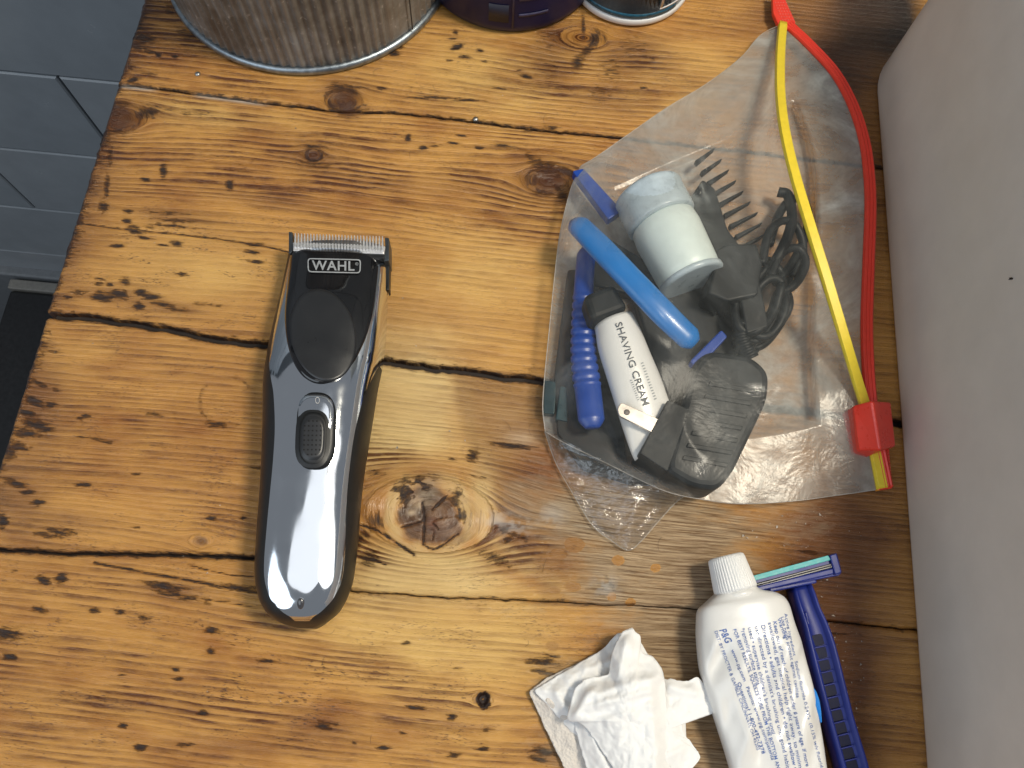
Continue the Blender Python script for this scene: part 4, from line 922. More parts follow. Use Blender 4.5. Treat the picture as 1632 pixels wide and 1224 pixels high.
# ------------------------------------------------------------------ crumpled tissue
TISS = N("soft_tissue"); _p = TISS.obj(); _n = TISS.noise(_p, 900, 3, .6); _n2 = TISS.noise(_p, 240, 4, .6)
_tr = TISS.n("ShaderNodeBsdfTranslucent"); _tr.inputs[0].default_value = c4(.86, .86, .84); _mx = TISS.n("ShaderNodeMixShader"); _mx.inputs[0].default_value = .22
TISS.set(base=c4(.96, .96, .95), rough=.9, spec=.1, normal=TISS.bump(TISS.math('ADD', _n, _n2), .16, .0004)); TISS.l(TISS.b.outputs[0], _mx.inputs[1]); TISS.l(_tr.outputs[0], _mx.inputs[2]); TISS.l(_mx.outputs[0], TISS.out.inputs[0]); TISS = TISS.m
QUILT = N("quilted_tissue_underside"); _p = QUILT.obj(); _v = QUILT.n("ShaderNodeTexVoronoi"); QUILT.l(_p, _v.inputs[0]); _v.inputs["Scale"].default_value = 900
QUILT.set(base=c4(.66, .61, .55), rough=.95, spec=.1, normal=QUILT.bump(_v.outputs[0], .6, .0006)); QUILT = QUILT.m
tis = thing("tissue", "crumpled white paper tissue lying in folds at the bottom, left of the toothpaste tube", "tissue", tuple(P(990, 1130)))
def sheet(outline, mat, zbase, zc, folds, seed, amp, edge=0.0, jag=1.2):
    n = 200; o = catmull(outline, n, True) if len(outline) > 40 else None
    o = np.array(roundpoly(outline, 5, 4)); L = np.concatenate([[0], np.cumsum(np.linalg.norm(np.diff(np.concatenate([o, o[:1]]), axis=0), axis=1))])
    s = np.linspace(0, L[-1], n, endpoint=False); oc = np.concatenate([o, o[:1]]); o = np.stack([np.interp(s, L, oc[:, 0]), np.interp(s, L, oc[:, 1])], -1)
    o = o + (np.stack([fbm(s * .12, s * 0, seed, 3), fbm(s * .12, s * 0 + 9, seed + 1, 3)], -1) - .5) * 2 * jag
    c = o.mean(0); rings = 46; rows = []
    for k in range(rings + 1):
        t = max(.004, k / rings); q = c + (o - c) * t; z = zbase + (zc - zbase) * (1 - t ** 1.8) + 0 * s
        for (x0, y0), (x1, y1), a, wd in folds:
            d = np.array([x1 - x0, y1 - y0], float); ll = np.linalg.norm(d); d /= ll; rx, ry = q[:, 0] - x0, q[:, 1] - y0
            al = rx * d[0] + ry * d[1]; ac = -rx * d[1] + ry * d[0]
            z = z + a * .75 * np.exp(-np.abs(ac / (wd * 1.25)) ** 1.7) * sst(-8, 12, al) * sst(ll + 8, ll - 12, al)
        z = z + amp * (fbm(q[:, 0] * .022, q[:, 1] * .022, seed + 3, 3) - .5) * 2 + .0009 * (fbm(q[:, 0] * .075, q[:, 1] * .07, seed + 5, 3) - .5) * 2 + amp * .5 * (1 - 2 * abs(fbm(q[:, 0] * .05, q[:, 1] * .045, seed + 7, 2) - .5) * 2) * .6
        z = z + edge * t ** 6
        rows.append(PA(q[:, 0], q[:, 1], np.maximum(z, .0012)))
    return gridobj("fold", np.array(rows), mat, tis, cu=True, solid=.00025)
sheet([(842, 1103), (872, 1080), (922, 1056), (962, 1034), (985, 1010), (1010, 1006), (1050, 1070), (1060, 1290), (930, 1290), (902, 1228), (868, 1160), (856, 1130)], QUILT, .0025, .007, [((868, 1110), (960, 1180), .0025, 9)], 3, .0010)
sheet([(850, 1101), (900, 1070), (960, 1036), (985, 1008), (1015, 1010), (1050, 1080), (1050, 1180), (950, 1180), (918, 1175), (896, 1150), (868, 1118)], TISS, .0045, .0095, [((880, 1095), (925, 1170), .003, 8), ((900, 1080), (980, 1050), .0022, 8)], 8, .0012)
sheet([(914, 1152), (925, 1110), (980, 1060), (1040, 1060), (1090, 1120), (1100, 1290), (960, 1290), (935, 1225)], TISS, .0075, .0125, [((930, 1150), (985, 1260), .003, 10)], 14, .0012)
sheet([(1010, 1066), (1062, 1082), (1092, 1085), (1114, 1078), (1123, 1092), (1130, 1112), (1141, 1138), (1124, 1130), (1110, 1124), (1097, 1138), (1084, 1153), (1086, 1164), (1118, 1206), (1084, 1244), (1040, 1290), (990, 1200)], TISS, .0105, .0145, [((1060, 1090), (1120, 1110), .0035, 9), ((1084, 1153), (1040, 1200), .002, 9), ((1090, 1190), (1030, 1230), .0025, 8)], 21, .0013, .0015, 2.2)
sheet([(906, 1149), (904, 1143), (915, 1098), (932, 1082), (970, 1076), (975, 1042), (990, 1008), (1008, 999), (1012, 1008), (1020, 1010), (1022, 1040), (1040, 1046), (1055, 1066), (1060, 1090), (1066, 1180), (1072, 1290), (1004, 1290), (975, 1220), (935, 1160), (920, 1150)], TISS, .0145, .0215, [((935, 1110), (1055, 1075), .0045, 9), ((925, 1130), (1040, 1100), .0038, 7), ((960, 1150), (1045, 1120), .0022, 8), ((1000, 1012), (985, 1080), .0035, 9), ((1038, 1080), (1045, 1230), .0030, 8), ((915, 1145), (940, 1100), .003, 6)], 29, .0016, .0)

# ------------------------------------------------------------------ things kept in the plastic bag
BLUEH = plain("bright_blue_plastic", (.006, .15, .46), .30, var=.08, nscale=50, coat=.15)
NAVYH = plain("royal_blue_plastic", (.006, .045, .27), .32, var=.12, nscale=50)
MILK = plain("milky_plastic", (.60, .68, .66), .34, var=.10, nscale=45, sss=.35)
FROST = plain("frosted_cap_plastic", (.40, .47, .51), .30, var=.12, nscale=200, coat=.2, sss=.2)
BPL = plain("charger_black", (.006, .008, .010), .5, spec=.3, var=.2, nscale=300)
DKT = plain("dark_teal_plastic", (.014, .045, .055), .3, var=.3)
# jar of cream: lies on its side, frosted screw lid to the upper left
def axis_lathe(name, p0, p1, prof, mat, parent, seg=64, mod=None):
    p0, p1 = np.asarray(p0), np.asarray(p1); ax = p1 - p0; L = np.linalg.norm(ax); ax = ax / L
    sd = np.cross(ax, [0, 0, 1.0]); sd /= np.linalg.norm(sd); up = np.cross(sd, ax); V = np.zeros((len(prof), seg, 3))
    for j, (d, r) in enumerate(prof):
        for i in range(seg):
            a = 2 * math.pi * i / seg; rr_ = r + (mod(a, j) if mod else 0); V[j, i] = p0 + ax * d + (sd * math.cos(a) + up * math.sin(a)) * rr_
    return gridobj(name, V, mat, parent, cu=True, cap=True)
j0_, j1_ = P(1030, 305, .021), P(1103, 448, .0215); jl = np.linalg.norm(j1_ - j0_); JR = .0172
cj = thing("cream_jar", "milky white jar with a frosted ribbed lid, lying inside the plastic bag", "cream jar", tuple(P(1066, 376)))
axis_lathe("lid", j0_, j1_, [(0, .001), (0, JR * .90), (.001, JR * .98), (.0022, JR)] + [(.0022 + .0028 * k / 2, JR * (1.0 if k % 2 else .975)) for k in range(1, 12)] + [(.0185, JR * .96)], FROST, cj, seg=120, mod=lambda a, j: .00022 * math.cos(60 * a) if 2 < j < 15 else 0)
axis_lathe("jar_body", j0_, j1_, [(.0186, JR * .86), (.020, JR * .93), (.026, JR * .96), (jl - .006, JR * .90), (jl - .003, JR * .88), (jl - .001, JR * .80), (jl, JR * .6)], MILK, cj, seg=64)
axis_lathe("foot_ring", j0_, j1_, [(jl - .0026, JR * .885), (jl - .0022, JR * .935), (jl - .0006, JR * .94), (jl + .0004, JR * .90), (jl + .0004, JR * .8)], FROST, cj, seg=64)
# two blue razors
def bag_razor(name, label, pts, rads, zs, head, hz, parts_mat, dark):
    t = thing(name, label, "razor", tuple(P(*pts[0])), "blue razors inside the plastic bag")
    path = np.array([P(a, b, z) for (a, b), z in zip(pts, zs)]); pp = catmull(path, 48); rr_ = np.interp(np.linspace(0, 1, 48), np.linspace(0, 1, len(rads)), rads)
    rr_[0] *= .55; rr_[1] *= .82; rr_[-1] *= .55; rr_[-2] *= .82
    if parts_mat is NAVYH: pp = catmull(pp, 144); rr_ = np.interp(np.linspace(0, 47, 144), np.arange(48), rr_); rr_[40:112] *= 1 + .06 * np.sign(np.sin(np.arange(72) * .9))
    tube("handle", pp, rr_, parts_mat, t, seg=20, flat=.62)
    slab("razor_head", roundpoly(head, 4), hz, hz + .006, dark, t, bevel=.0012)
    return t
bag_razor("disposable_razor", "bright blue razor handle lying diagonally across the top of the plastic bag's contents", [(915, 352), (960, 398), (1010, 450), (1060, 502), (1108, 548)], [.0055, .0062, .0060, .0062, .0058], [.026, .033, .036, .035, .031],
          [(1100, 575), (1150, 525), (1160, 536), (1112, 588)], .018, BLUEH, NAVYH)
bag_razor("disposable_razor", "royal blue razor lying upright along the left edge inside the plastic bag", [(935, 395), (930, 470), (930, 560), (938, 630), (944, 682)], [.0045, .0048, .0056, .0062, .0060], [.014, .015, .016, .018, .020],
          [(912, 272), (930, 268), (992, 335), (970, 350)], .012, NAVYH, NAVYH)
# tube of shaving cream
TR2 = [(946, 526, 1006, 506, .0175), (948, 533, 1009, 512, .0190), (952, 560, 1020, 534, .019), (964, 600, 1036, 572, .0175), (978, 645, 1050, 604, .0150), (992, 690, 1060, 632, .012), (1004, 725, 1075, 672, .008), (1010, 737, 1078, 684, .0055)]
st = thing("shaving_cream_tube", "small white tube of shaving cream with a black cap, inside the plastic bag", "shaving cream", tuple(P(990, 590)))
rows2 = []; zl = .017
for a in catmull(TR2, 40):
    L = P(a[0], a[1], zl); Rr = P(a[2], a[3], zl); m_ = (L + Rr) / 2; h_ = (Rr - L) / 2; th_ = a[4] * .5; row = []
    for k in range(36):
        an = 2 * math.pi * k / 36; q = m_ + h_ * math.cos(an); row.append((q[0], q[1], zl + .003 + th_ * math.sin(an)))
    rows2.append(row)
rows2 = np.array(rows2); gridobj("tube_body", rows2, WHTUBE, st, cu=True, cap=True)
slab("cap", [(929, 470), (979, 450), (1003, 490), (943, 512)], .0105, .0302, plain("cap_black", (.010, .012, .013), .55, spec=.25), st, bevel=.003)
_t2 = rows2[:, 1:18].reshape(-1, 3); _a2, _b2 = toPX(_t2)
def on_cream(px, py, lift=0.0):
    out = np.zeros(np.shape(px) + (3,))
    for i in range(len(px)):
        d = (_a2 - px[i]) ** 2 + (_b2 - py[i]) ** 2; k = np.argpartition(d, 4)[:4]; w_ = 1 / (d[k] + 2.0); out[i] = P(px[i], py[i], (w_ * _t2[k, 2]).sum() / w_.sum() + lift)
    return out
GREYI = plain("slate_ink", (.06, .07, .085), .5)
print_on("cream_lettering", "SHAVING CREAM", (980, 515), (1025, 647), 11.5, on_cream, GREYI, st, .004, 0, .0004)
PALEI = plain("pale_slate_ink", (.28, .30, .31), .5)
print_on("faded_print_marks", "IIIIIIIIIIIIII", (1021, 577), (1043, 637), 4.2, on_cream, PALEI, st, 0, 0, .0004)
print_on("faded_print_marks", "IIIIIIIIII", (1004, 605), (1016, 638), 3.6, on_cream, PALEI, st, 0, 0, .0004)
# wall charger with ribs and a flat prong
ch = thing("wall_charger", "black ribbed plug-in charger with a metal prong, inside the plastic bag", "charger", tuple(P(1140, 680)))
slab("charger_body", roundpoly([(1104, 580), (1130, 556), (1200, 566), (1228, 592), (1226, 635), (1170, 752), (1146, 781), (1104, 776), (1064, 752), (1062, 735)], 16), .0035, .0285, BPL, ch, bevel=.0038)
slab("plug_face", roundpoly([(1064, 637), (1100, 652), (1064, 752), (1019, 722)], 4), .006, .0285, BPL, ch, bevel=.0012)
for k in range(7):
    t = k / 6; x0, y0 = 1102 + 28 * (1 - t) + 2, 735 - 118 * t; x1, y1 = 1166 + 46 * t - 8, 752 - 118 * t + 6
    x0 = 1090 + 42 * t; slab("rib", [(x0, y0 - 10), (x1 + 4, y1 - 20), (x1 + 1, y1 - 13), (x0 - 3, y0 - 3)], .0284, .0293, BPL, ch, bevel=.0004)
slab("prong", roundpoly([(984, 650), (990, 641), (1064, 674), (1052, 696), (986, 662)], 4), .0268, .0283, plain("prong_metal", (.66, .60, .55), .35, .8), ch, bevel=.0003)
lathe("prong_hole", [(.0001, .0002), (.0013, .0002), (.0014, 0)], P(999, 657, .0283), plain("hole_shade", (.16, .14, .13), .6, .5), ch, seg=20)
sr = catmull([P(1196, 572, .017), P(1186, 552, .018), P(1180, 530, .019), P(1184, 512, .020)], 60)
tube("strain_relief", sr, [.0042 + (.0009 if (k // 4) % 2 else 0) - .0014 * k / 60 for k in range(60)], BPL, ch, seg=16)
# charging lead: untidy bundle of loops
lead = thing("charging_lead", "black charging lead bundled in loops at the right inside the plastic bag", "cable", tuple(P(1220, 450)))
pts = [P(1184, 512, .020)]
r2 = np.random.default_rng(4)
for k in range(58):
    a = k * .62; g_ = k // 10
    cx, cy = 1216 + 9 * math.sin(g_ * 2.1), 480 + 12 * math.cos(g_ * 1.7); rx, ry, rt = 30 + 5 * math.sin(g_ * 1.3 + .4), 56 + 8 * math.cos(g_ * 2.3), .30 + .18 * math.sin(g_ * 3.1)
    x, y = rx * math.cos(a), ry * math.sin(a); pts.append(P(cx + x * math.cos(rt) - y * math.sin(rt), cy + x * math.sin(rt) + y * math.cos(rt), .007 + .0026 * g_ + .002 * r2.random()))
tube("lead", catmull(pts, 900), .0021, BPL, lead, seg=8)
pts = [P(1236, 452, .016), P(1262, 420, .014), P(1282, 380, .011), P(1288, 340, .009), P(1276, 318, .009), P(1258, 320, .010), P(1240, 345, .012), P(1226, 390, .014)]
tube("lead_loop", catmull(pts, 80), .0022, BPL, lead, seg=8)
pts = [P(1222, 440, .016), P(1250, 390, .018), P(1262, 350, .016), P(1256, 312, .013), P(1240, 306, .012)]
tube("lead_loop", catmull(pts, 60), .0026, BPL, lead, seg=8)
pts = [P(1240, 470, .018), P(1268, 452, .017), P(1284, 420, .015), P(1272, 396, .015), P(1246, 404, .017), P(1228, 440, .019)]
tube("lead_loop", catmull(pts, 70), .0021, BPL, lead, seg=8)
pts = [P(1214, 420, .020), P(1226, 370, .019), P(1248, 352, .017), P(1270, 362, .014), P(1280, 400, .012), P(1262, 440, .013)]
tube("lead_loop", catmull(pts, 70), .0021, BPL, lead, seg=8)
slab("lead_tie", roundpoly([(1172, 430), (1206, 424), (1226, 520), (1190, 532)], 6), .006, .024, BPL, lead, bevel=.002)
# guide combs
def guide_comb(label, base, z0, z1, teeth, zt, mat, tw_=3.2):
    t = thing("guide_comb", label, "clipper comb", tuple(P(*base[0])), "clipper guide combs inside the plastic bag")
    slab("comb_frame", roundpoly(base, 5), z0, z1, mat, t, bevel=.0012)
    for (x0, y0), (x1, y1) in teeth:
        d = np.array([x1 - x0, y1 - y0], float); d /= np.linalg.norm(d); nn = np.array([-d[1], d[0]]) * tw_
        slab("tooth", [(x0 - nn[0], y0 - nn[1]), (x0 + nn[0], y0 + nn[1]), (x1 + nn[0] * .3, y1 + nn[1] * .3), (x1 - nn[0] * .3, y1 - nn[1] * .3)], zt, zt + .0035, mat, t, bevel=.0004)
    return t
guide_comb("black guide comb whose long teeth fan out above the cable inside the plastic bag", [(1090, 330), (1120, 285), (1140, 300), (1160, 365), (1190, 405), (1150, 420)], .004, .014,
           [((1128 + 9 * k, 292 + 17 * k), (1128 + 9 * k + 44 - abs(k - 4) * 2.5, 292 + 17 * k - 22)) for k in range(-2, 7)], .010, BPL)
guide_comb("squarish black guide comb between the white jar and the cable bundle", [(1140, 398), (1160, 388), (1206, 388), (1216, 420), (1208, 470), (1160, 480), (1128, 466), (1136, 436)], .006, .027, [((1150, 470), (1140, 500)), ((1165, 474), (1158, 506)), ((1180, 474), (1176, 506))], .010, BPL)
guide_comb("wide black guide comb flat under the diagonal blue razor", [(925, 400), (960, 372), (1090, 452), (1180, 470), (1195, 540), (1110, 640), (1060, 640), (1010, 470), (930, 450)], .0025, .010, [((1150, 540 - 8 * k), (1198, 548 - 12 * k)) for k in range(4)], .004, BPL)
guide_comb("dark guide comb along the bag's lower left edge, under the upright razor", [(905, 430), (950, 430), (985, 640), (1000, 740), (1050, 770), (1010, 770), (930, 745), (890, 690), (884, 600)], .0025, .009, [((900, 640 - 16 * k), (880, 642 - 16 * k)) for k in range(3)], .004, BPL)
cl_ = thing("plastic_clip", "small dark teal plastic clip at the bag's lower left corner", "clip", tuple(P(885, 640)))
slab("clip_arm", roundpoly([(868, 606), (888, 608), (884, 660), (866, 658)], 3), .004, .009, DKT, cl_, bevel=.0006)
slab("clip_arm", roundpoly([(893, 615), (903, 617), (905, 672), (886, 668)], 3), .004, .010, DKT, cl_, bevel=.0006)

# ------------------------------------------------------------------ the zip bag itself
def film_material(name, veil, tint, bumpy=.25, gloss=.02, gr_=.085):
    m = N(name); p = m.obj()
    m.t.nodes.remove(m.b)
    tr = m.n("ShaderNodeBsdfTransparent"); tr.inputs[0].default_value = c4(*tint)
    df = m.n("ShaderNodeBsdfDiffuse"); df.inputs[0].default_value = c4(.64, .68, .67)
    tl = m.n("ShaderNodeBsdfTranslucent"); tl.inputs[0].default_value = c4(.70, .69, .66)
    gl = m.n("ShaderNodeBsdfGlossy"); gl.inputs[0].default_value = c4(1, 1, 1); cru = m.attr("crumple").outputs["Fac"]; m.l(m.math("SUBTRACT", gr_, m.math("MULTIPLY", cru, gr_ - .07)), gl.inputs["Roughness"])
    n = m.noise(p, 55, 4, .6, .6); n2 = m.noise(p, 260, 4, .65, .4); n3 = m.noise(p, 900, 2)
    bp = m.bump(n, bumpy, .004); bp = m.bump(m.math('MULTIPLY', n2, cru), min(1, bumpy * 1.6 + .25), .0016, bp)
    for q in (df, tl, gl): m.l(bp, q.inputs["Normal"])
    lw = m.n("ShaderNodeLayerWeight"); lw.inputs[0].default_value = .5
    dm = m.n("ShaderNodeMixShader"); dm.inputs[0].default_value = .4; m.l(df.outputs[0], dm.inputs[1]); m.l(tl.outputs[0], dm.inputs[2])
    vf = m.math('ADD', m.math('MULTIPLY', m.math('POWER', lw.outputs["Facing"], 2.2), .75), veil)
    vf = m.math('MULTIPLY', vf, m.math('ADD', .70, m.math('MULTIPLY', n2, .60)))
    vf = m.math('MULTIPLY', vf, m.ramp(m.noise(p, 17, 5, .65, 1.2), [(.36, .45), (.50, .9), (.66, 1.9)]), clamp=True)
    s1 = m.n("ShaderNodeMixShader"); m.l(vf, s1.inputs[0]); m.l(tr.outputs[0], s1.inputs[1]); m.l(dm.outputs[0], s1.inputs[2])
    lw2 = m.n("ShaderNodeLayerWeight"); lw2.inputs[0].default_value = .5; m.l(bp, lw2.inputs["Normal"])
    fr = m.math('ADD', m.math('ADD', gloss, m.math('MULTIPLY', cru, .035)), m.math('MULTIPLY', m.math('POWER', lw2.outputs["Facing"], 4.0), .40), clamp=True)
    s2 = m.n("ShaderNodeMixShader"); m.l(fr, s2.inputs[0]); m.l(s1.outputs[0], s2.inputs[1]); m.l(gl.outputs[0], s2.inputs[2])
    m.l(s2.outputs[0], m.out.inputs[0]); return m.m
FILM = film_material("bag_film", .060, (.97, .965, .95), .08, .003, .20)
FILMC = film_material("clear_film", .10, (.90, .89, .87), .7, .07, .16)
FILMB = film_material("back_film", .46, (.96, .94, .91), .15, .02, .2)
bag = thing("zip_bag", "clear plastic slider bag with a yellow and red zip, full of shaving things", "plastic bag", tuple(P(1120, 450)))
YEL_ = [(1247, 38), (1243, 90), (1243, 150), (1250, 210), (1266, 280), (1290, 360), (1318, 450), (1345, 540), (1366, 610), (1378, 650), (1392, 715), (1405, 779)]
YZ = [.006, .014, .024, .032, .036, .036, .032, .025, .017, .013, .009, .006]
RED_ = [(1256, 40), (1290, 72), (1330, 116), (1358, 166), (1376, 220), (1384, 270), (1387, 330), (1384, 420), (1381, 520), (1384, 600), (1390, 660), (1400, 715), (1413, 778)]
RZ_ = [.006, .008, .010, .012, .013, .014, .015, .015, .015, .014, .012, .009, .006]
top_e = [(1236, 26), (1212, 56), (1180, 92), (1125, 134), (1062, 172), (1000, 215), (950, 250), (926, 264)]
left_e = [(926, 264), (910, 300), (893, 370), (884, 440), (876, 520), (868, 600), (865, 650), (869, 688)]
bot_e = [(869, 688), (900, 706), (960, 735), (1010, 760), (1064, 784), (1120, 796), (1180, 803), (1260, 799), (1330, 790), (1396, 781)]
NU, NV = 110, 120
def coons(A, B, Lf, Rt, nu, nv):
    """A: top side, B: bottom side (left to right); Lf, Rt: left and right (top to bottom)"""
    a, b, l, r = catmull(A, nu), catmull(B, nu), catmull(Lf, nv), catmull(Rt, nv)
    u = np.linspace(0, 1, nu)[None, :, None]; v = np.linspace(0, 1, nv)[:, None, None]
    return (1 - v) * a[None] + v * b[None] + (1 - u) * l[:, None] + u * r[:, None] - ((1 - u) * (1 - v) * a[0] + u * (1 - v) * a[-1] + (1 - u) * v * b[0] + u * v * b[-1])
yel3 = [(a, b, z * 1000) for (a, b), z in zip(YEL_, YZ)]
tp3 = [(a, b, z) for (a, b), z in zip(top_e[::-1], (8, 12, 13, 12, 12, 9, 6, 5))]
lf3 = [(a, b, z) for (a, b), z in zip(left_e, (8, 12, 15, 15, 14, 13, 12, 9))]
bo3 = [(a, b, z) for (a, b), z in zip(bot_e, (9, 10, 12, 14, 15, 14, 10, 6, 4, 5))]
tp3[-1] = yel3[0][:2] + (6,); bo3[-1] = (1400, 780, 5)
G = coons(tp3, bo3, lf3, yel3, NU, NV)
# what the film has to clear, in millimetres, then stretched tight over it
need = np.zeros((NV, NU)); gx_, gy_ = G[..., 0], G[..., 1]
def hump(cx, cy, sx, sy, rot, z, p=2.4, ex=.22):
    global need
    c, s = math.cos(rot), math.sin(rot); dx, dy = gx_ - cx, gy_ - cy
    q = (np.abs((dx * c + dy * s) / sx) ** p + np.abs((-dx * s + dy * c) / sy) ** p)
    need = np.maximum(need, np.where(q < 1, z * np.clip(1 - q, 0, 1) ** ex, 0))
hump(1066, 376, 88, 76, 1.1, 44); hump(1010, 452, 150, 36, .80, 45); hump(975, 600, 60, 160, -.3, 35); hump(1148, 667, 102, 134, .36, 32.5, 4.5, .07); hump(1040, 690, 58, 66, .45, 32, 4.5, .07); hump(1005, 660, 30, 26, .4, 31.5, 4, .07); hump(1255, 390, 46, 100, .25, 24, 3, .12); hump(1172, 435, 54, 58, 0, 30.5, 4, .08); hump(968, 482, 50, 42, -.35, 33.5, 4, .07); hump(990, 585, 48, 120, -.33, 33.5, 4, .07); hump(1225, 450, 62, 120, .3, 34); hump(1180, 440, 55, 70, 0, 33); hump(935, 560, 40, 150, 0, 31); hump(965, 310, 60, 50, .7, 24); hump(1150, 330, 60, 60, .3, 22)
Zf = np.maximum(G[..., 2], need)
fixed = np.zeros_like(Zf, bool); fixed[0, :] = fixed[-1, :] = fixed[:, 0] = fixed[:, -1] = True
Zb = G[..., 2].copy()
for it in range(900):
    av = (np.roll(Zf, 1, 0) + np.roll(Zf, -1, 0) + np.roll(Zf, 1, 1) + np.roll(Zf, -1, 1)) / 4
    Zf = np.where(fixed, Zb, np.maximum(av, need))
# folds pressed into the film
def crease(pts, a, wd, sharp=1.2):
    global Zf
    p = catmull(pts, 50); d = np.full(gx_.shape, 1e9)
    for a0, b0 in zip(p[:-1], p[1:]):
        e = b0 - a0; t = np.clip(((gx_ - a0[0]) * e[0] + (gy_ - a0[1]) * e[1]) / (e @ e + 1e-9), 0, 1); d = np.minimum(d, np.hypot(gx_ - a0[0] - t * e[0], gy_ - a0[1] - t * e[1]))
    ends = np.minimum(1, np.minimum(np.hypot(gx_ - p[0][0], gy_ - p[0][1]), np.hypot(gx_ - p[-1][0], gy_ - p[-1][1])) / 25)
    Zf = Zf + a * np.exp(-(d / wd) ** sharp) * ends
crease([(1240, 108), (1180, 158), (1120, 208), (1092, 262)], 4.5, 13); crease([(1225, 60), (1110, 160), (1000, 240)], -2.5, 16); crease([(1092, 262), (1085, 290), (1105, 330)], 2.5, 9)
crease([(1060, 175), (1050, 200), (1000, 270)], 2.0, 12); crease([(930, 275), (985, 262), (1060, 215)], 1.6, 10); crease([(1110, 640), (1088, 668), (1100, 705), (1128, 735)], 1.2, 5)
crease([(1225, 690), (1205, 740), (1182, 800)], 2.6, 9); crease([(1290, 620), (1260, 690), (1250, 780)], 1.6, 12); crease([(1330, 560), (1270, 600), (1225, 620)], 2.0, 14); crease([(1350, 640), (1300, 660), (1230, 700)], 1.6, 9)
crease([(900, 420), (893, 520), (885, 620)], -1.5, 8); crease([(1215, 400), (1220, 450), (1208, 520)], 1.4, 5); crease([(1120, 430), (1160, 420), (1230, 395)], 1.3, 6); crease([(1280, 240), (1230, 300), (1180, 380)], -1.4, 16)
crk = np.exp(-(((gx_ - 1112) / 40) ** 2 + ((gy_ - 285) / 52) ** 2)); Zf += crk * (np.abs(fbm(gx_ * .06, gy_ * .05, 91, 3) - .5) * 11 - 1.4)
Zf += (fbm(gx_ * .012, gy_ * .010, 55, 4) - .5) * 5.0 * (1 - .8 * np.clip(need / 25, 0, 1)) * np.minimum(1, np.minimum(np.linspace(0, 8, NU)[None, :], np.linspace(8, 0, NU)[None, :]))
Zf = np.maximum(Zf, np.maximum(2.0, need * .985))
for it in range(5):
    av = (np.roll(Zf, 1, 0) + np.roll(Zf, -1, 0) + np.roll(Zf, 1, 1) + np.roll(Zf, -1, 1)) / 4
    Zf = np.where(fixed | (crk > .25), Zf, .5 * Zf + .5 * av)
def setattr_(o, arr):
    o.data.attributes.new("crumple", 'FLOAT', 'POINT').data.foreach_set("value", np.asarray(arr, np.float32).ravel())
ff = gridobj("front_film", PA(gx_, gy_, Zf / 1000), FILM, bag)
def blob(cx, cy, sx, sy, a): return a * np.exp(-(((gx_ - cx) / sx) ** 2 + ((gy_ - cy) / sy) ** 2))
cr_ = np.maximum.reduce([blob(1105, 270, 34, 55, 1.0), blob(1275, 690, 60, 70, .55), blob(1180, 415, 60, 22, .6), blob(900, 690, 40, 20, .5), blob(1210, 625, 18, 12, .8), blob(1060, 190, 70, 24, .4), blob(1118, 748, 12, 16, .35), blob(1300, 300, 50, 110, .22), blob(960, 300, 60, 30, .35)]) + .03
setattr_(ff, cr_)
# back film: flat on the counter, out to the red track
red3 = [(a, b, z * 1000) for (a, b), z in zip(RED_, RZ_)]
tpb = [(a, b, z) for (a, b), z in zip(top_e[::-1], (6, 4, 3, 3, 3, 3, 3, 5))]; tpb[-1] = red3[0][:2] + (5,)
lfb = [(a, b, z) for (a, b), z in zip(left_e, (6, 5, 4, 4, 4, 4, 4, 5))]
bob = [(a, b, z) for (a, b), z in zip(bot_e, (5, 4, 3, 3, 3, 3, 3, 3, 3, 4))]; bob[-1] = (1408, 779, 5)
GB = coons(tpb, bob, lfb, red3, 90, 90)
zb_ = GB[..., 2]; inn = np.minimum(1, np.minimum(np.linspace(0, 6, 90)[None, :], np.linspace(6, 0, 90)[None, :])) * np.minimum(1, np.minimum(np.linspace(0, 6, 90)[:, None], np.linspace(6, 0, 90)[:, None]))
zb_ = zb_ + (fbm(GB[..., 0] * .014, GB[..., 1] * .012, 66, 3) - .5) * 1.4 * inn; zb_ = np.where(inn > .99, np.clip(zb_, 1.2, 1.9 + np.clip(GB[..., 0] - 1285, 0, 200) * .12), zb_)
gridobj("back_film", PA(GB[..., 0], GB[..., 1], np.maximum(zb_, 1.0) / 1000), FILMB, bag)
# folded bottom of the bag sticking out underneath
ga = [(868, 684), (900, 702), (960, 732), (1010, 757), (1064, 782), (1092, 790)]
gb = [(868, 688), (886, 738), (915, 790), (945, 838), (975, 862), (1001, 877), (1022, 862), (1050, 830), (1078, 800), (1092, 790)]
ua = catmull(ga, 70); ub = catmull(gb, 70); rows3 = []
for k in range(44):
    t = k / 43; q = ua + (ub - ua) * t; z = 10 * (1 - t) + 2.2
    z = z + 2.2 * np.exp(-(np.abs(q[:, 0] - (1020 - 22 * t)) / 9) ** 1.2) * sst(.2, .5, t) + (fbm(q[:, 0] * .035, q[:, 1] * .035, 71, 4) - .5) * (3 + 4.5 * sst(.45, .8, t)) + 1.5 * np.exp(-(np.abs((q[:, 1] - 700) - (q[:, 0] - 890) * .28 - 14) / 7) ** 1.3)
    rows3.append(PA(q[:, 0], q[:, 1], np.maximum(z, 1.3) / 1000))
gg_ = gridobj("bottom_gusset", np.array(rows3), FILMC, bag); setattr_(gg_, np.broadcast_to(np.linspace(.15, 1.0, 44)[:, None], (44, 70)))
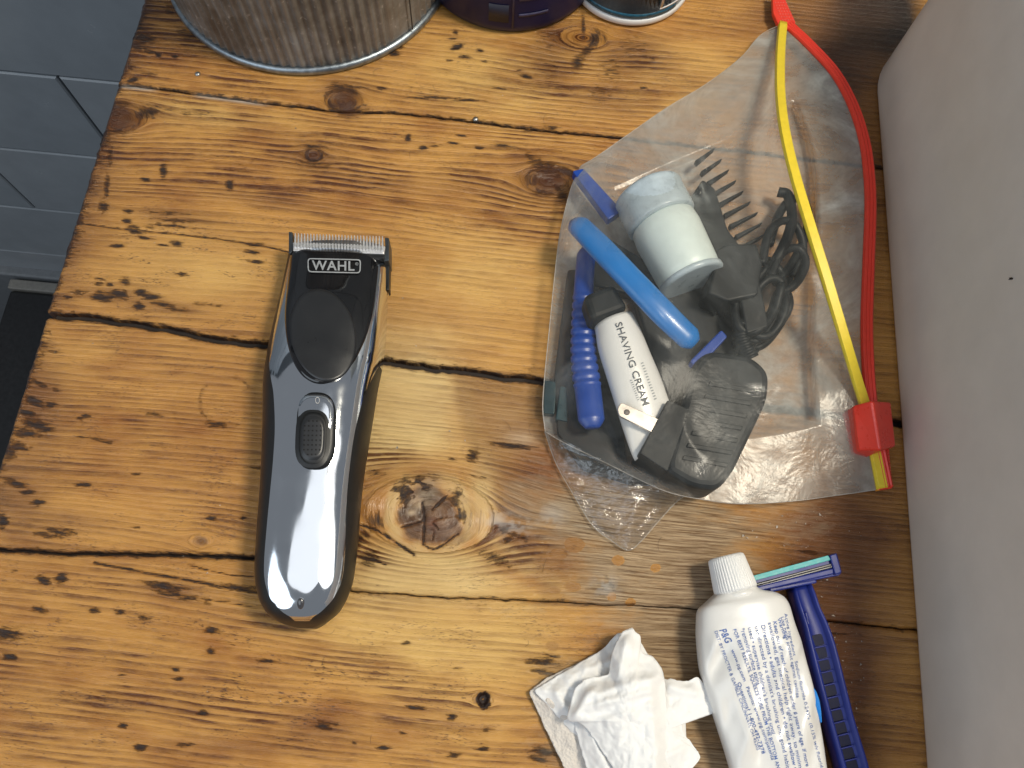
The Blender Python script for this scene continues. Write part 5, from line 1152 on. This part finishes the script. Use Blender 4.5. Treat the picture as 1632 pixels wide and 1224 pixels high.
# zip tracks
YELM = plain("yellow_zip_plastic", (.74, .56, .035), .38, var=.06, nscale=300, sss=.1)
REDM = plain("red_zip_plastic", (.70, .045, .024), .36, var=.06, nscale=300, sss=.1)
REDS = plain("red_slider_plastic", (.78, .045, .024), .30, var=.05, nscale=200, coat=.1)
REDP = plain("pale_red_rib", (.80, .16, .13), .4)
def ribbon(name, pts, zs, wdt, mat, parent, ribs_=(), z_up=.0022):
    c = catmull([(a, b, z * 1000) for (a, b), z in zip(pts, zs)], 150); w3 = PA(c[:, 0], c[:, 1], c[:, 2] / 1000); rows = []
    T = np.gradient(w3, axis=0); T /= np.linalg.norm(T, axis=1)[:, None]; sdv = np.cross(T, [0, 0, 1.0]); sdv /= np.linalg.norm(sdv, axis=1)[:, None]
    prof = [(-1, 0), (-.96, .6), (-.8, .85)] + [(-.8 + 1.6 * k / 24, 1 + sum(.38 * math.exp(-((-.8 + 1.6 * k / 24 - r_) / .12) ** 2) for r_ in ribs_)) for k in range(25)] + [(.8, .85), (.96, .6), (1, 0), (.8, -.5), (-.8, -.5)]
    for i in range(150): rows.append([w3[i] + sdv[i] * s_ * wdt + np.array([0, 0, h_ * z_up]) for s_, h_ in prof])
    return gridobj(name, np.array(rows), mat, parent, cu=True, cap=True)
ribbon("yellow_zip_track", YEL_, YZ, .0026, YELM, bag, (), .0020)
ribbon("red_zip_track", RED_, RZ_, .0030, REDM, bag, (-.62, -.1, .45), .0015)
# end seals
ws = []
slab("zip_end_seal", roundpoly([(1231, -14), (1248, -10), (1269, 36), (1256, 46), (1240, 38), (1232, 20)], 3), .005, .0078, REDM, bag, bevel=.0006)
slab("zip_end_seal", [(1395, 712), (1417, 709), (1423, 778), (1401, 781)], .0045, .0072, REDM, bag, bevel=.0006)
slab("yellow_end", [(1386, 700), (1398, 700), (1408, 780), (1399, 782)], .004, .0068, plain("orange_zip_plastic", (.72, .28, .03), .4), bag, bevel=.0005)
def slider():
    c = P(1393, 676, .012); o = []
    q0 = [P(1360, 644, .009), P(1416, 636, .009), P(1428, 712, .009), P(1370, 718, .009)]
    return q0
bt_ = [(1360, 646), (1390, 638), (1420, 640), (1428, 711), (1404, 717), (1370, 717)]
zt_ = [.017, .0255, .015, .0125, .0215, .0135]
top_ = np.array([P(x, y, z) for (x, y), z in zip(bt_, zt_)]); bot_ = top_.copy(); bot_[:, 2] = .0045
vs, fs = prismVF(top_[::-1], bot_[::-1])
fs = fs[:-1]; n6 = 6   # roof of two faces meeting in a ridge
idx = {0: 11, 1: 10, 2: 9, 3: 8, 4: 7, 5: 6}
fs += [(idx[0], idx[5], idx[4], idx[1]), (idx[1], idx[4], idx[3], idx[2])]
meshobj("zip_slider", vs, fs, REDS, bag, smooth=False, bevel=.0011)
# pale bumps of the crimped end seals
for base_, cols, rws in (((1236, 4), 5, 7), ((1403, 722), 4, 12)):
    vv_ = []
    for i in range(cols):
        for j in range(rws):
            x = base_[0] + i * 4.2 + j * (1.9 if base_[1] < 100 else .55); y = base_[1] + j * 4.6; z = .0079 if base_[1] < 100 else .0073
            q = [P(x - 1.4, y, z), P(x, y - 1.4, z), P(x + 1.4, y, z), P(x, y + 1.4, z), P(x, y, z + .0004)]
            vv_.append((q, [(0, 4, 1), (1, 4, 2), (2, 4, 3), (3, 4, 0)]))
    tag(meshobj("crimp_bumps", *joinVF(vv_), REDP, bag, smooth=False), None, None, None, "stuff")

# ------------------------------------------------------------------ grit, dust and stray hairs on the counter
cv, cf_ = [], []
gr = np.random.default_rng(9); prt = []
for k in range(420):
    if k < 190: x, y = gr.normal(1322, 26), gr.normal(1085, 62)
    elif k < 260: x, y = gr.normal(1310, 30), gr.normal(1000, 40)
    elif k < 330: x, y = gr.uniform(60, 1230), gr.uniform(20, 1210)
    else: x, y = gr.normal(1250, 60), gr.normal(860, 40)
    r_ = .00012 + .00035 * gr.random() ** 2.5; c = P(x, y, .0004)
    t_ = [c + r_ * gr.normal(size=3) * np.array([1, 1, .6]) + np.array([0, 0, r_ * .6]) for _ in range(4)]
    prt.append((t_, [(0, 1, 2), (0, 3, 1), (1, 3, 2), (0, 2, 3)]))
GRIT = N("pale_grit"); _p = GRIT.pos(); GRIT.set(base=GRIT.ramp(GRIT.noise(_p, 700, 2), [(.38, c4(.06, .05, .045)), (.60, c4(.62, .56, .48))]), rough=.9); GRIT = GRIT.m
tag(meshobj("grit", *joinVF(prt), GRIT, counter, smooth=False), None, None, None, "stuff")
hp = []
for k in range(34):
    if k < 22: x, y = gr.uniform(380, 1250), gr.uniform(560, 1200)
    else: x, y = gr.uniform(300, 1100), gr.uniform(60, 330)
    a = gr.uniform(0, 6.28); L_ = gr.uniform(7, 26); cvv = gr.normal() * .9; q = []
    for t in np.linspace(0, 1, 9): q.append(P(x + L_ * t * math.cos(a + cvv * t), y + L_ * t * math.sin(a + cvv * t), .00045))
    V_ = tubeV(np.array(q), .00006, 3); hp.append((V_.reshape(-1, 3), gridfaces(9, 3, True)))
tag(meshobj("stray_hairs", *joinVF(hp), plain("hair_brown", (.03, .017, .010), .5), counter, smooth=False), None, None, None, "stuff")

# welded side seams of the bag catch the light as thin pale lines
SEAMF = plain("welded_seam", (.40, .37, .33), .3, var=.2, nscale=600)
for pts_, r_ in ((tp3, .00017), (lf3, .00022), (bo3, .00020)):
    c_ = catmull(pts_, 120); tube("side_seam", PA(c_[:, 0], c_[:, 1], np.maximum(c_[:, 2], 2.2) / 1000), r_, SEAMF, bag, seg=5)
c_ = catmull(gb, 120); tube("side_seam", PA(c_[:, 0], c_[:, 1], .0022 + 0 * c_[:, 0]), .00016, SEAMF, bag, seg=5)
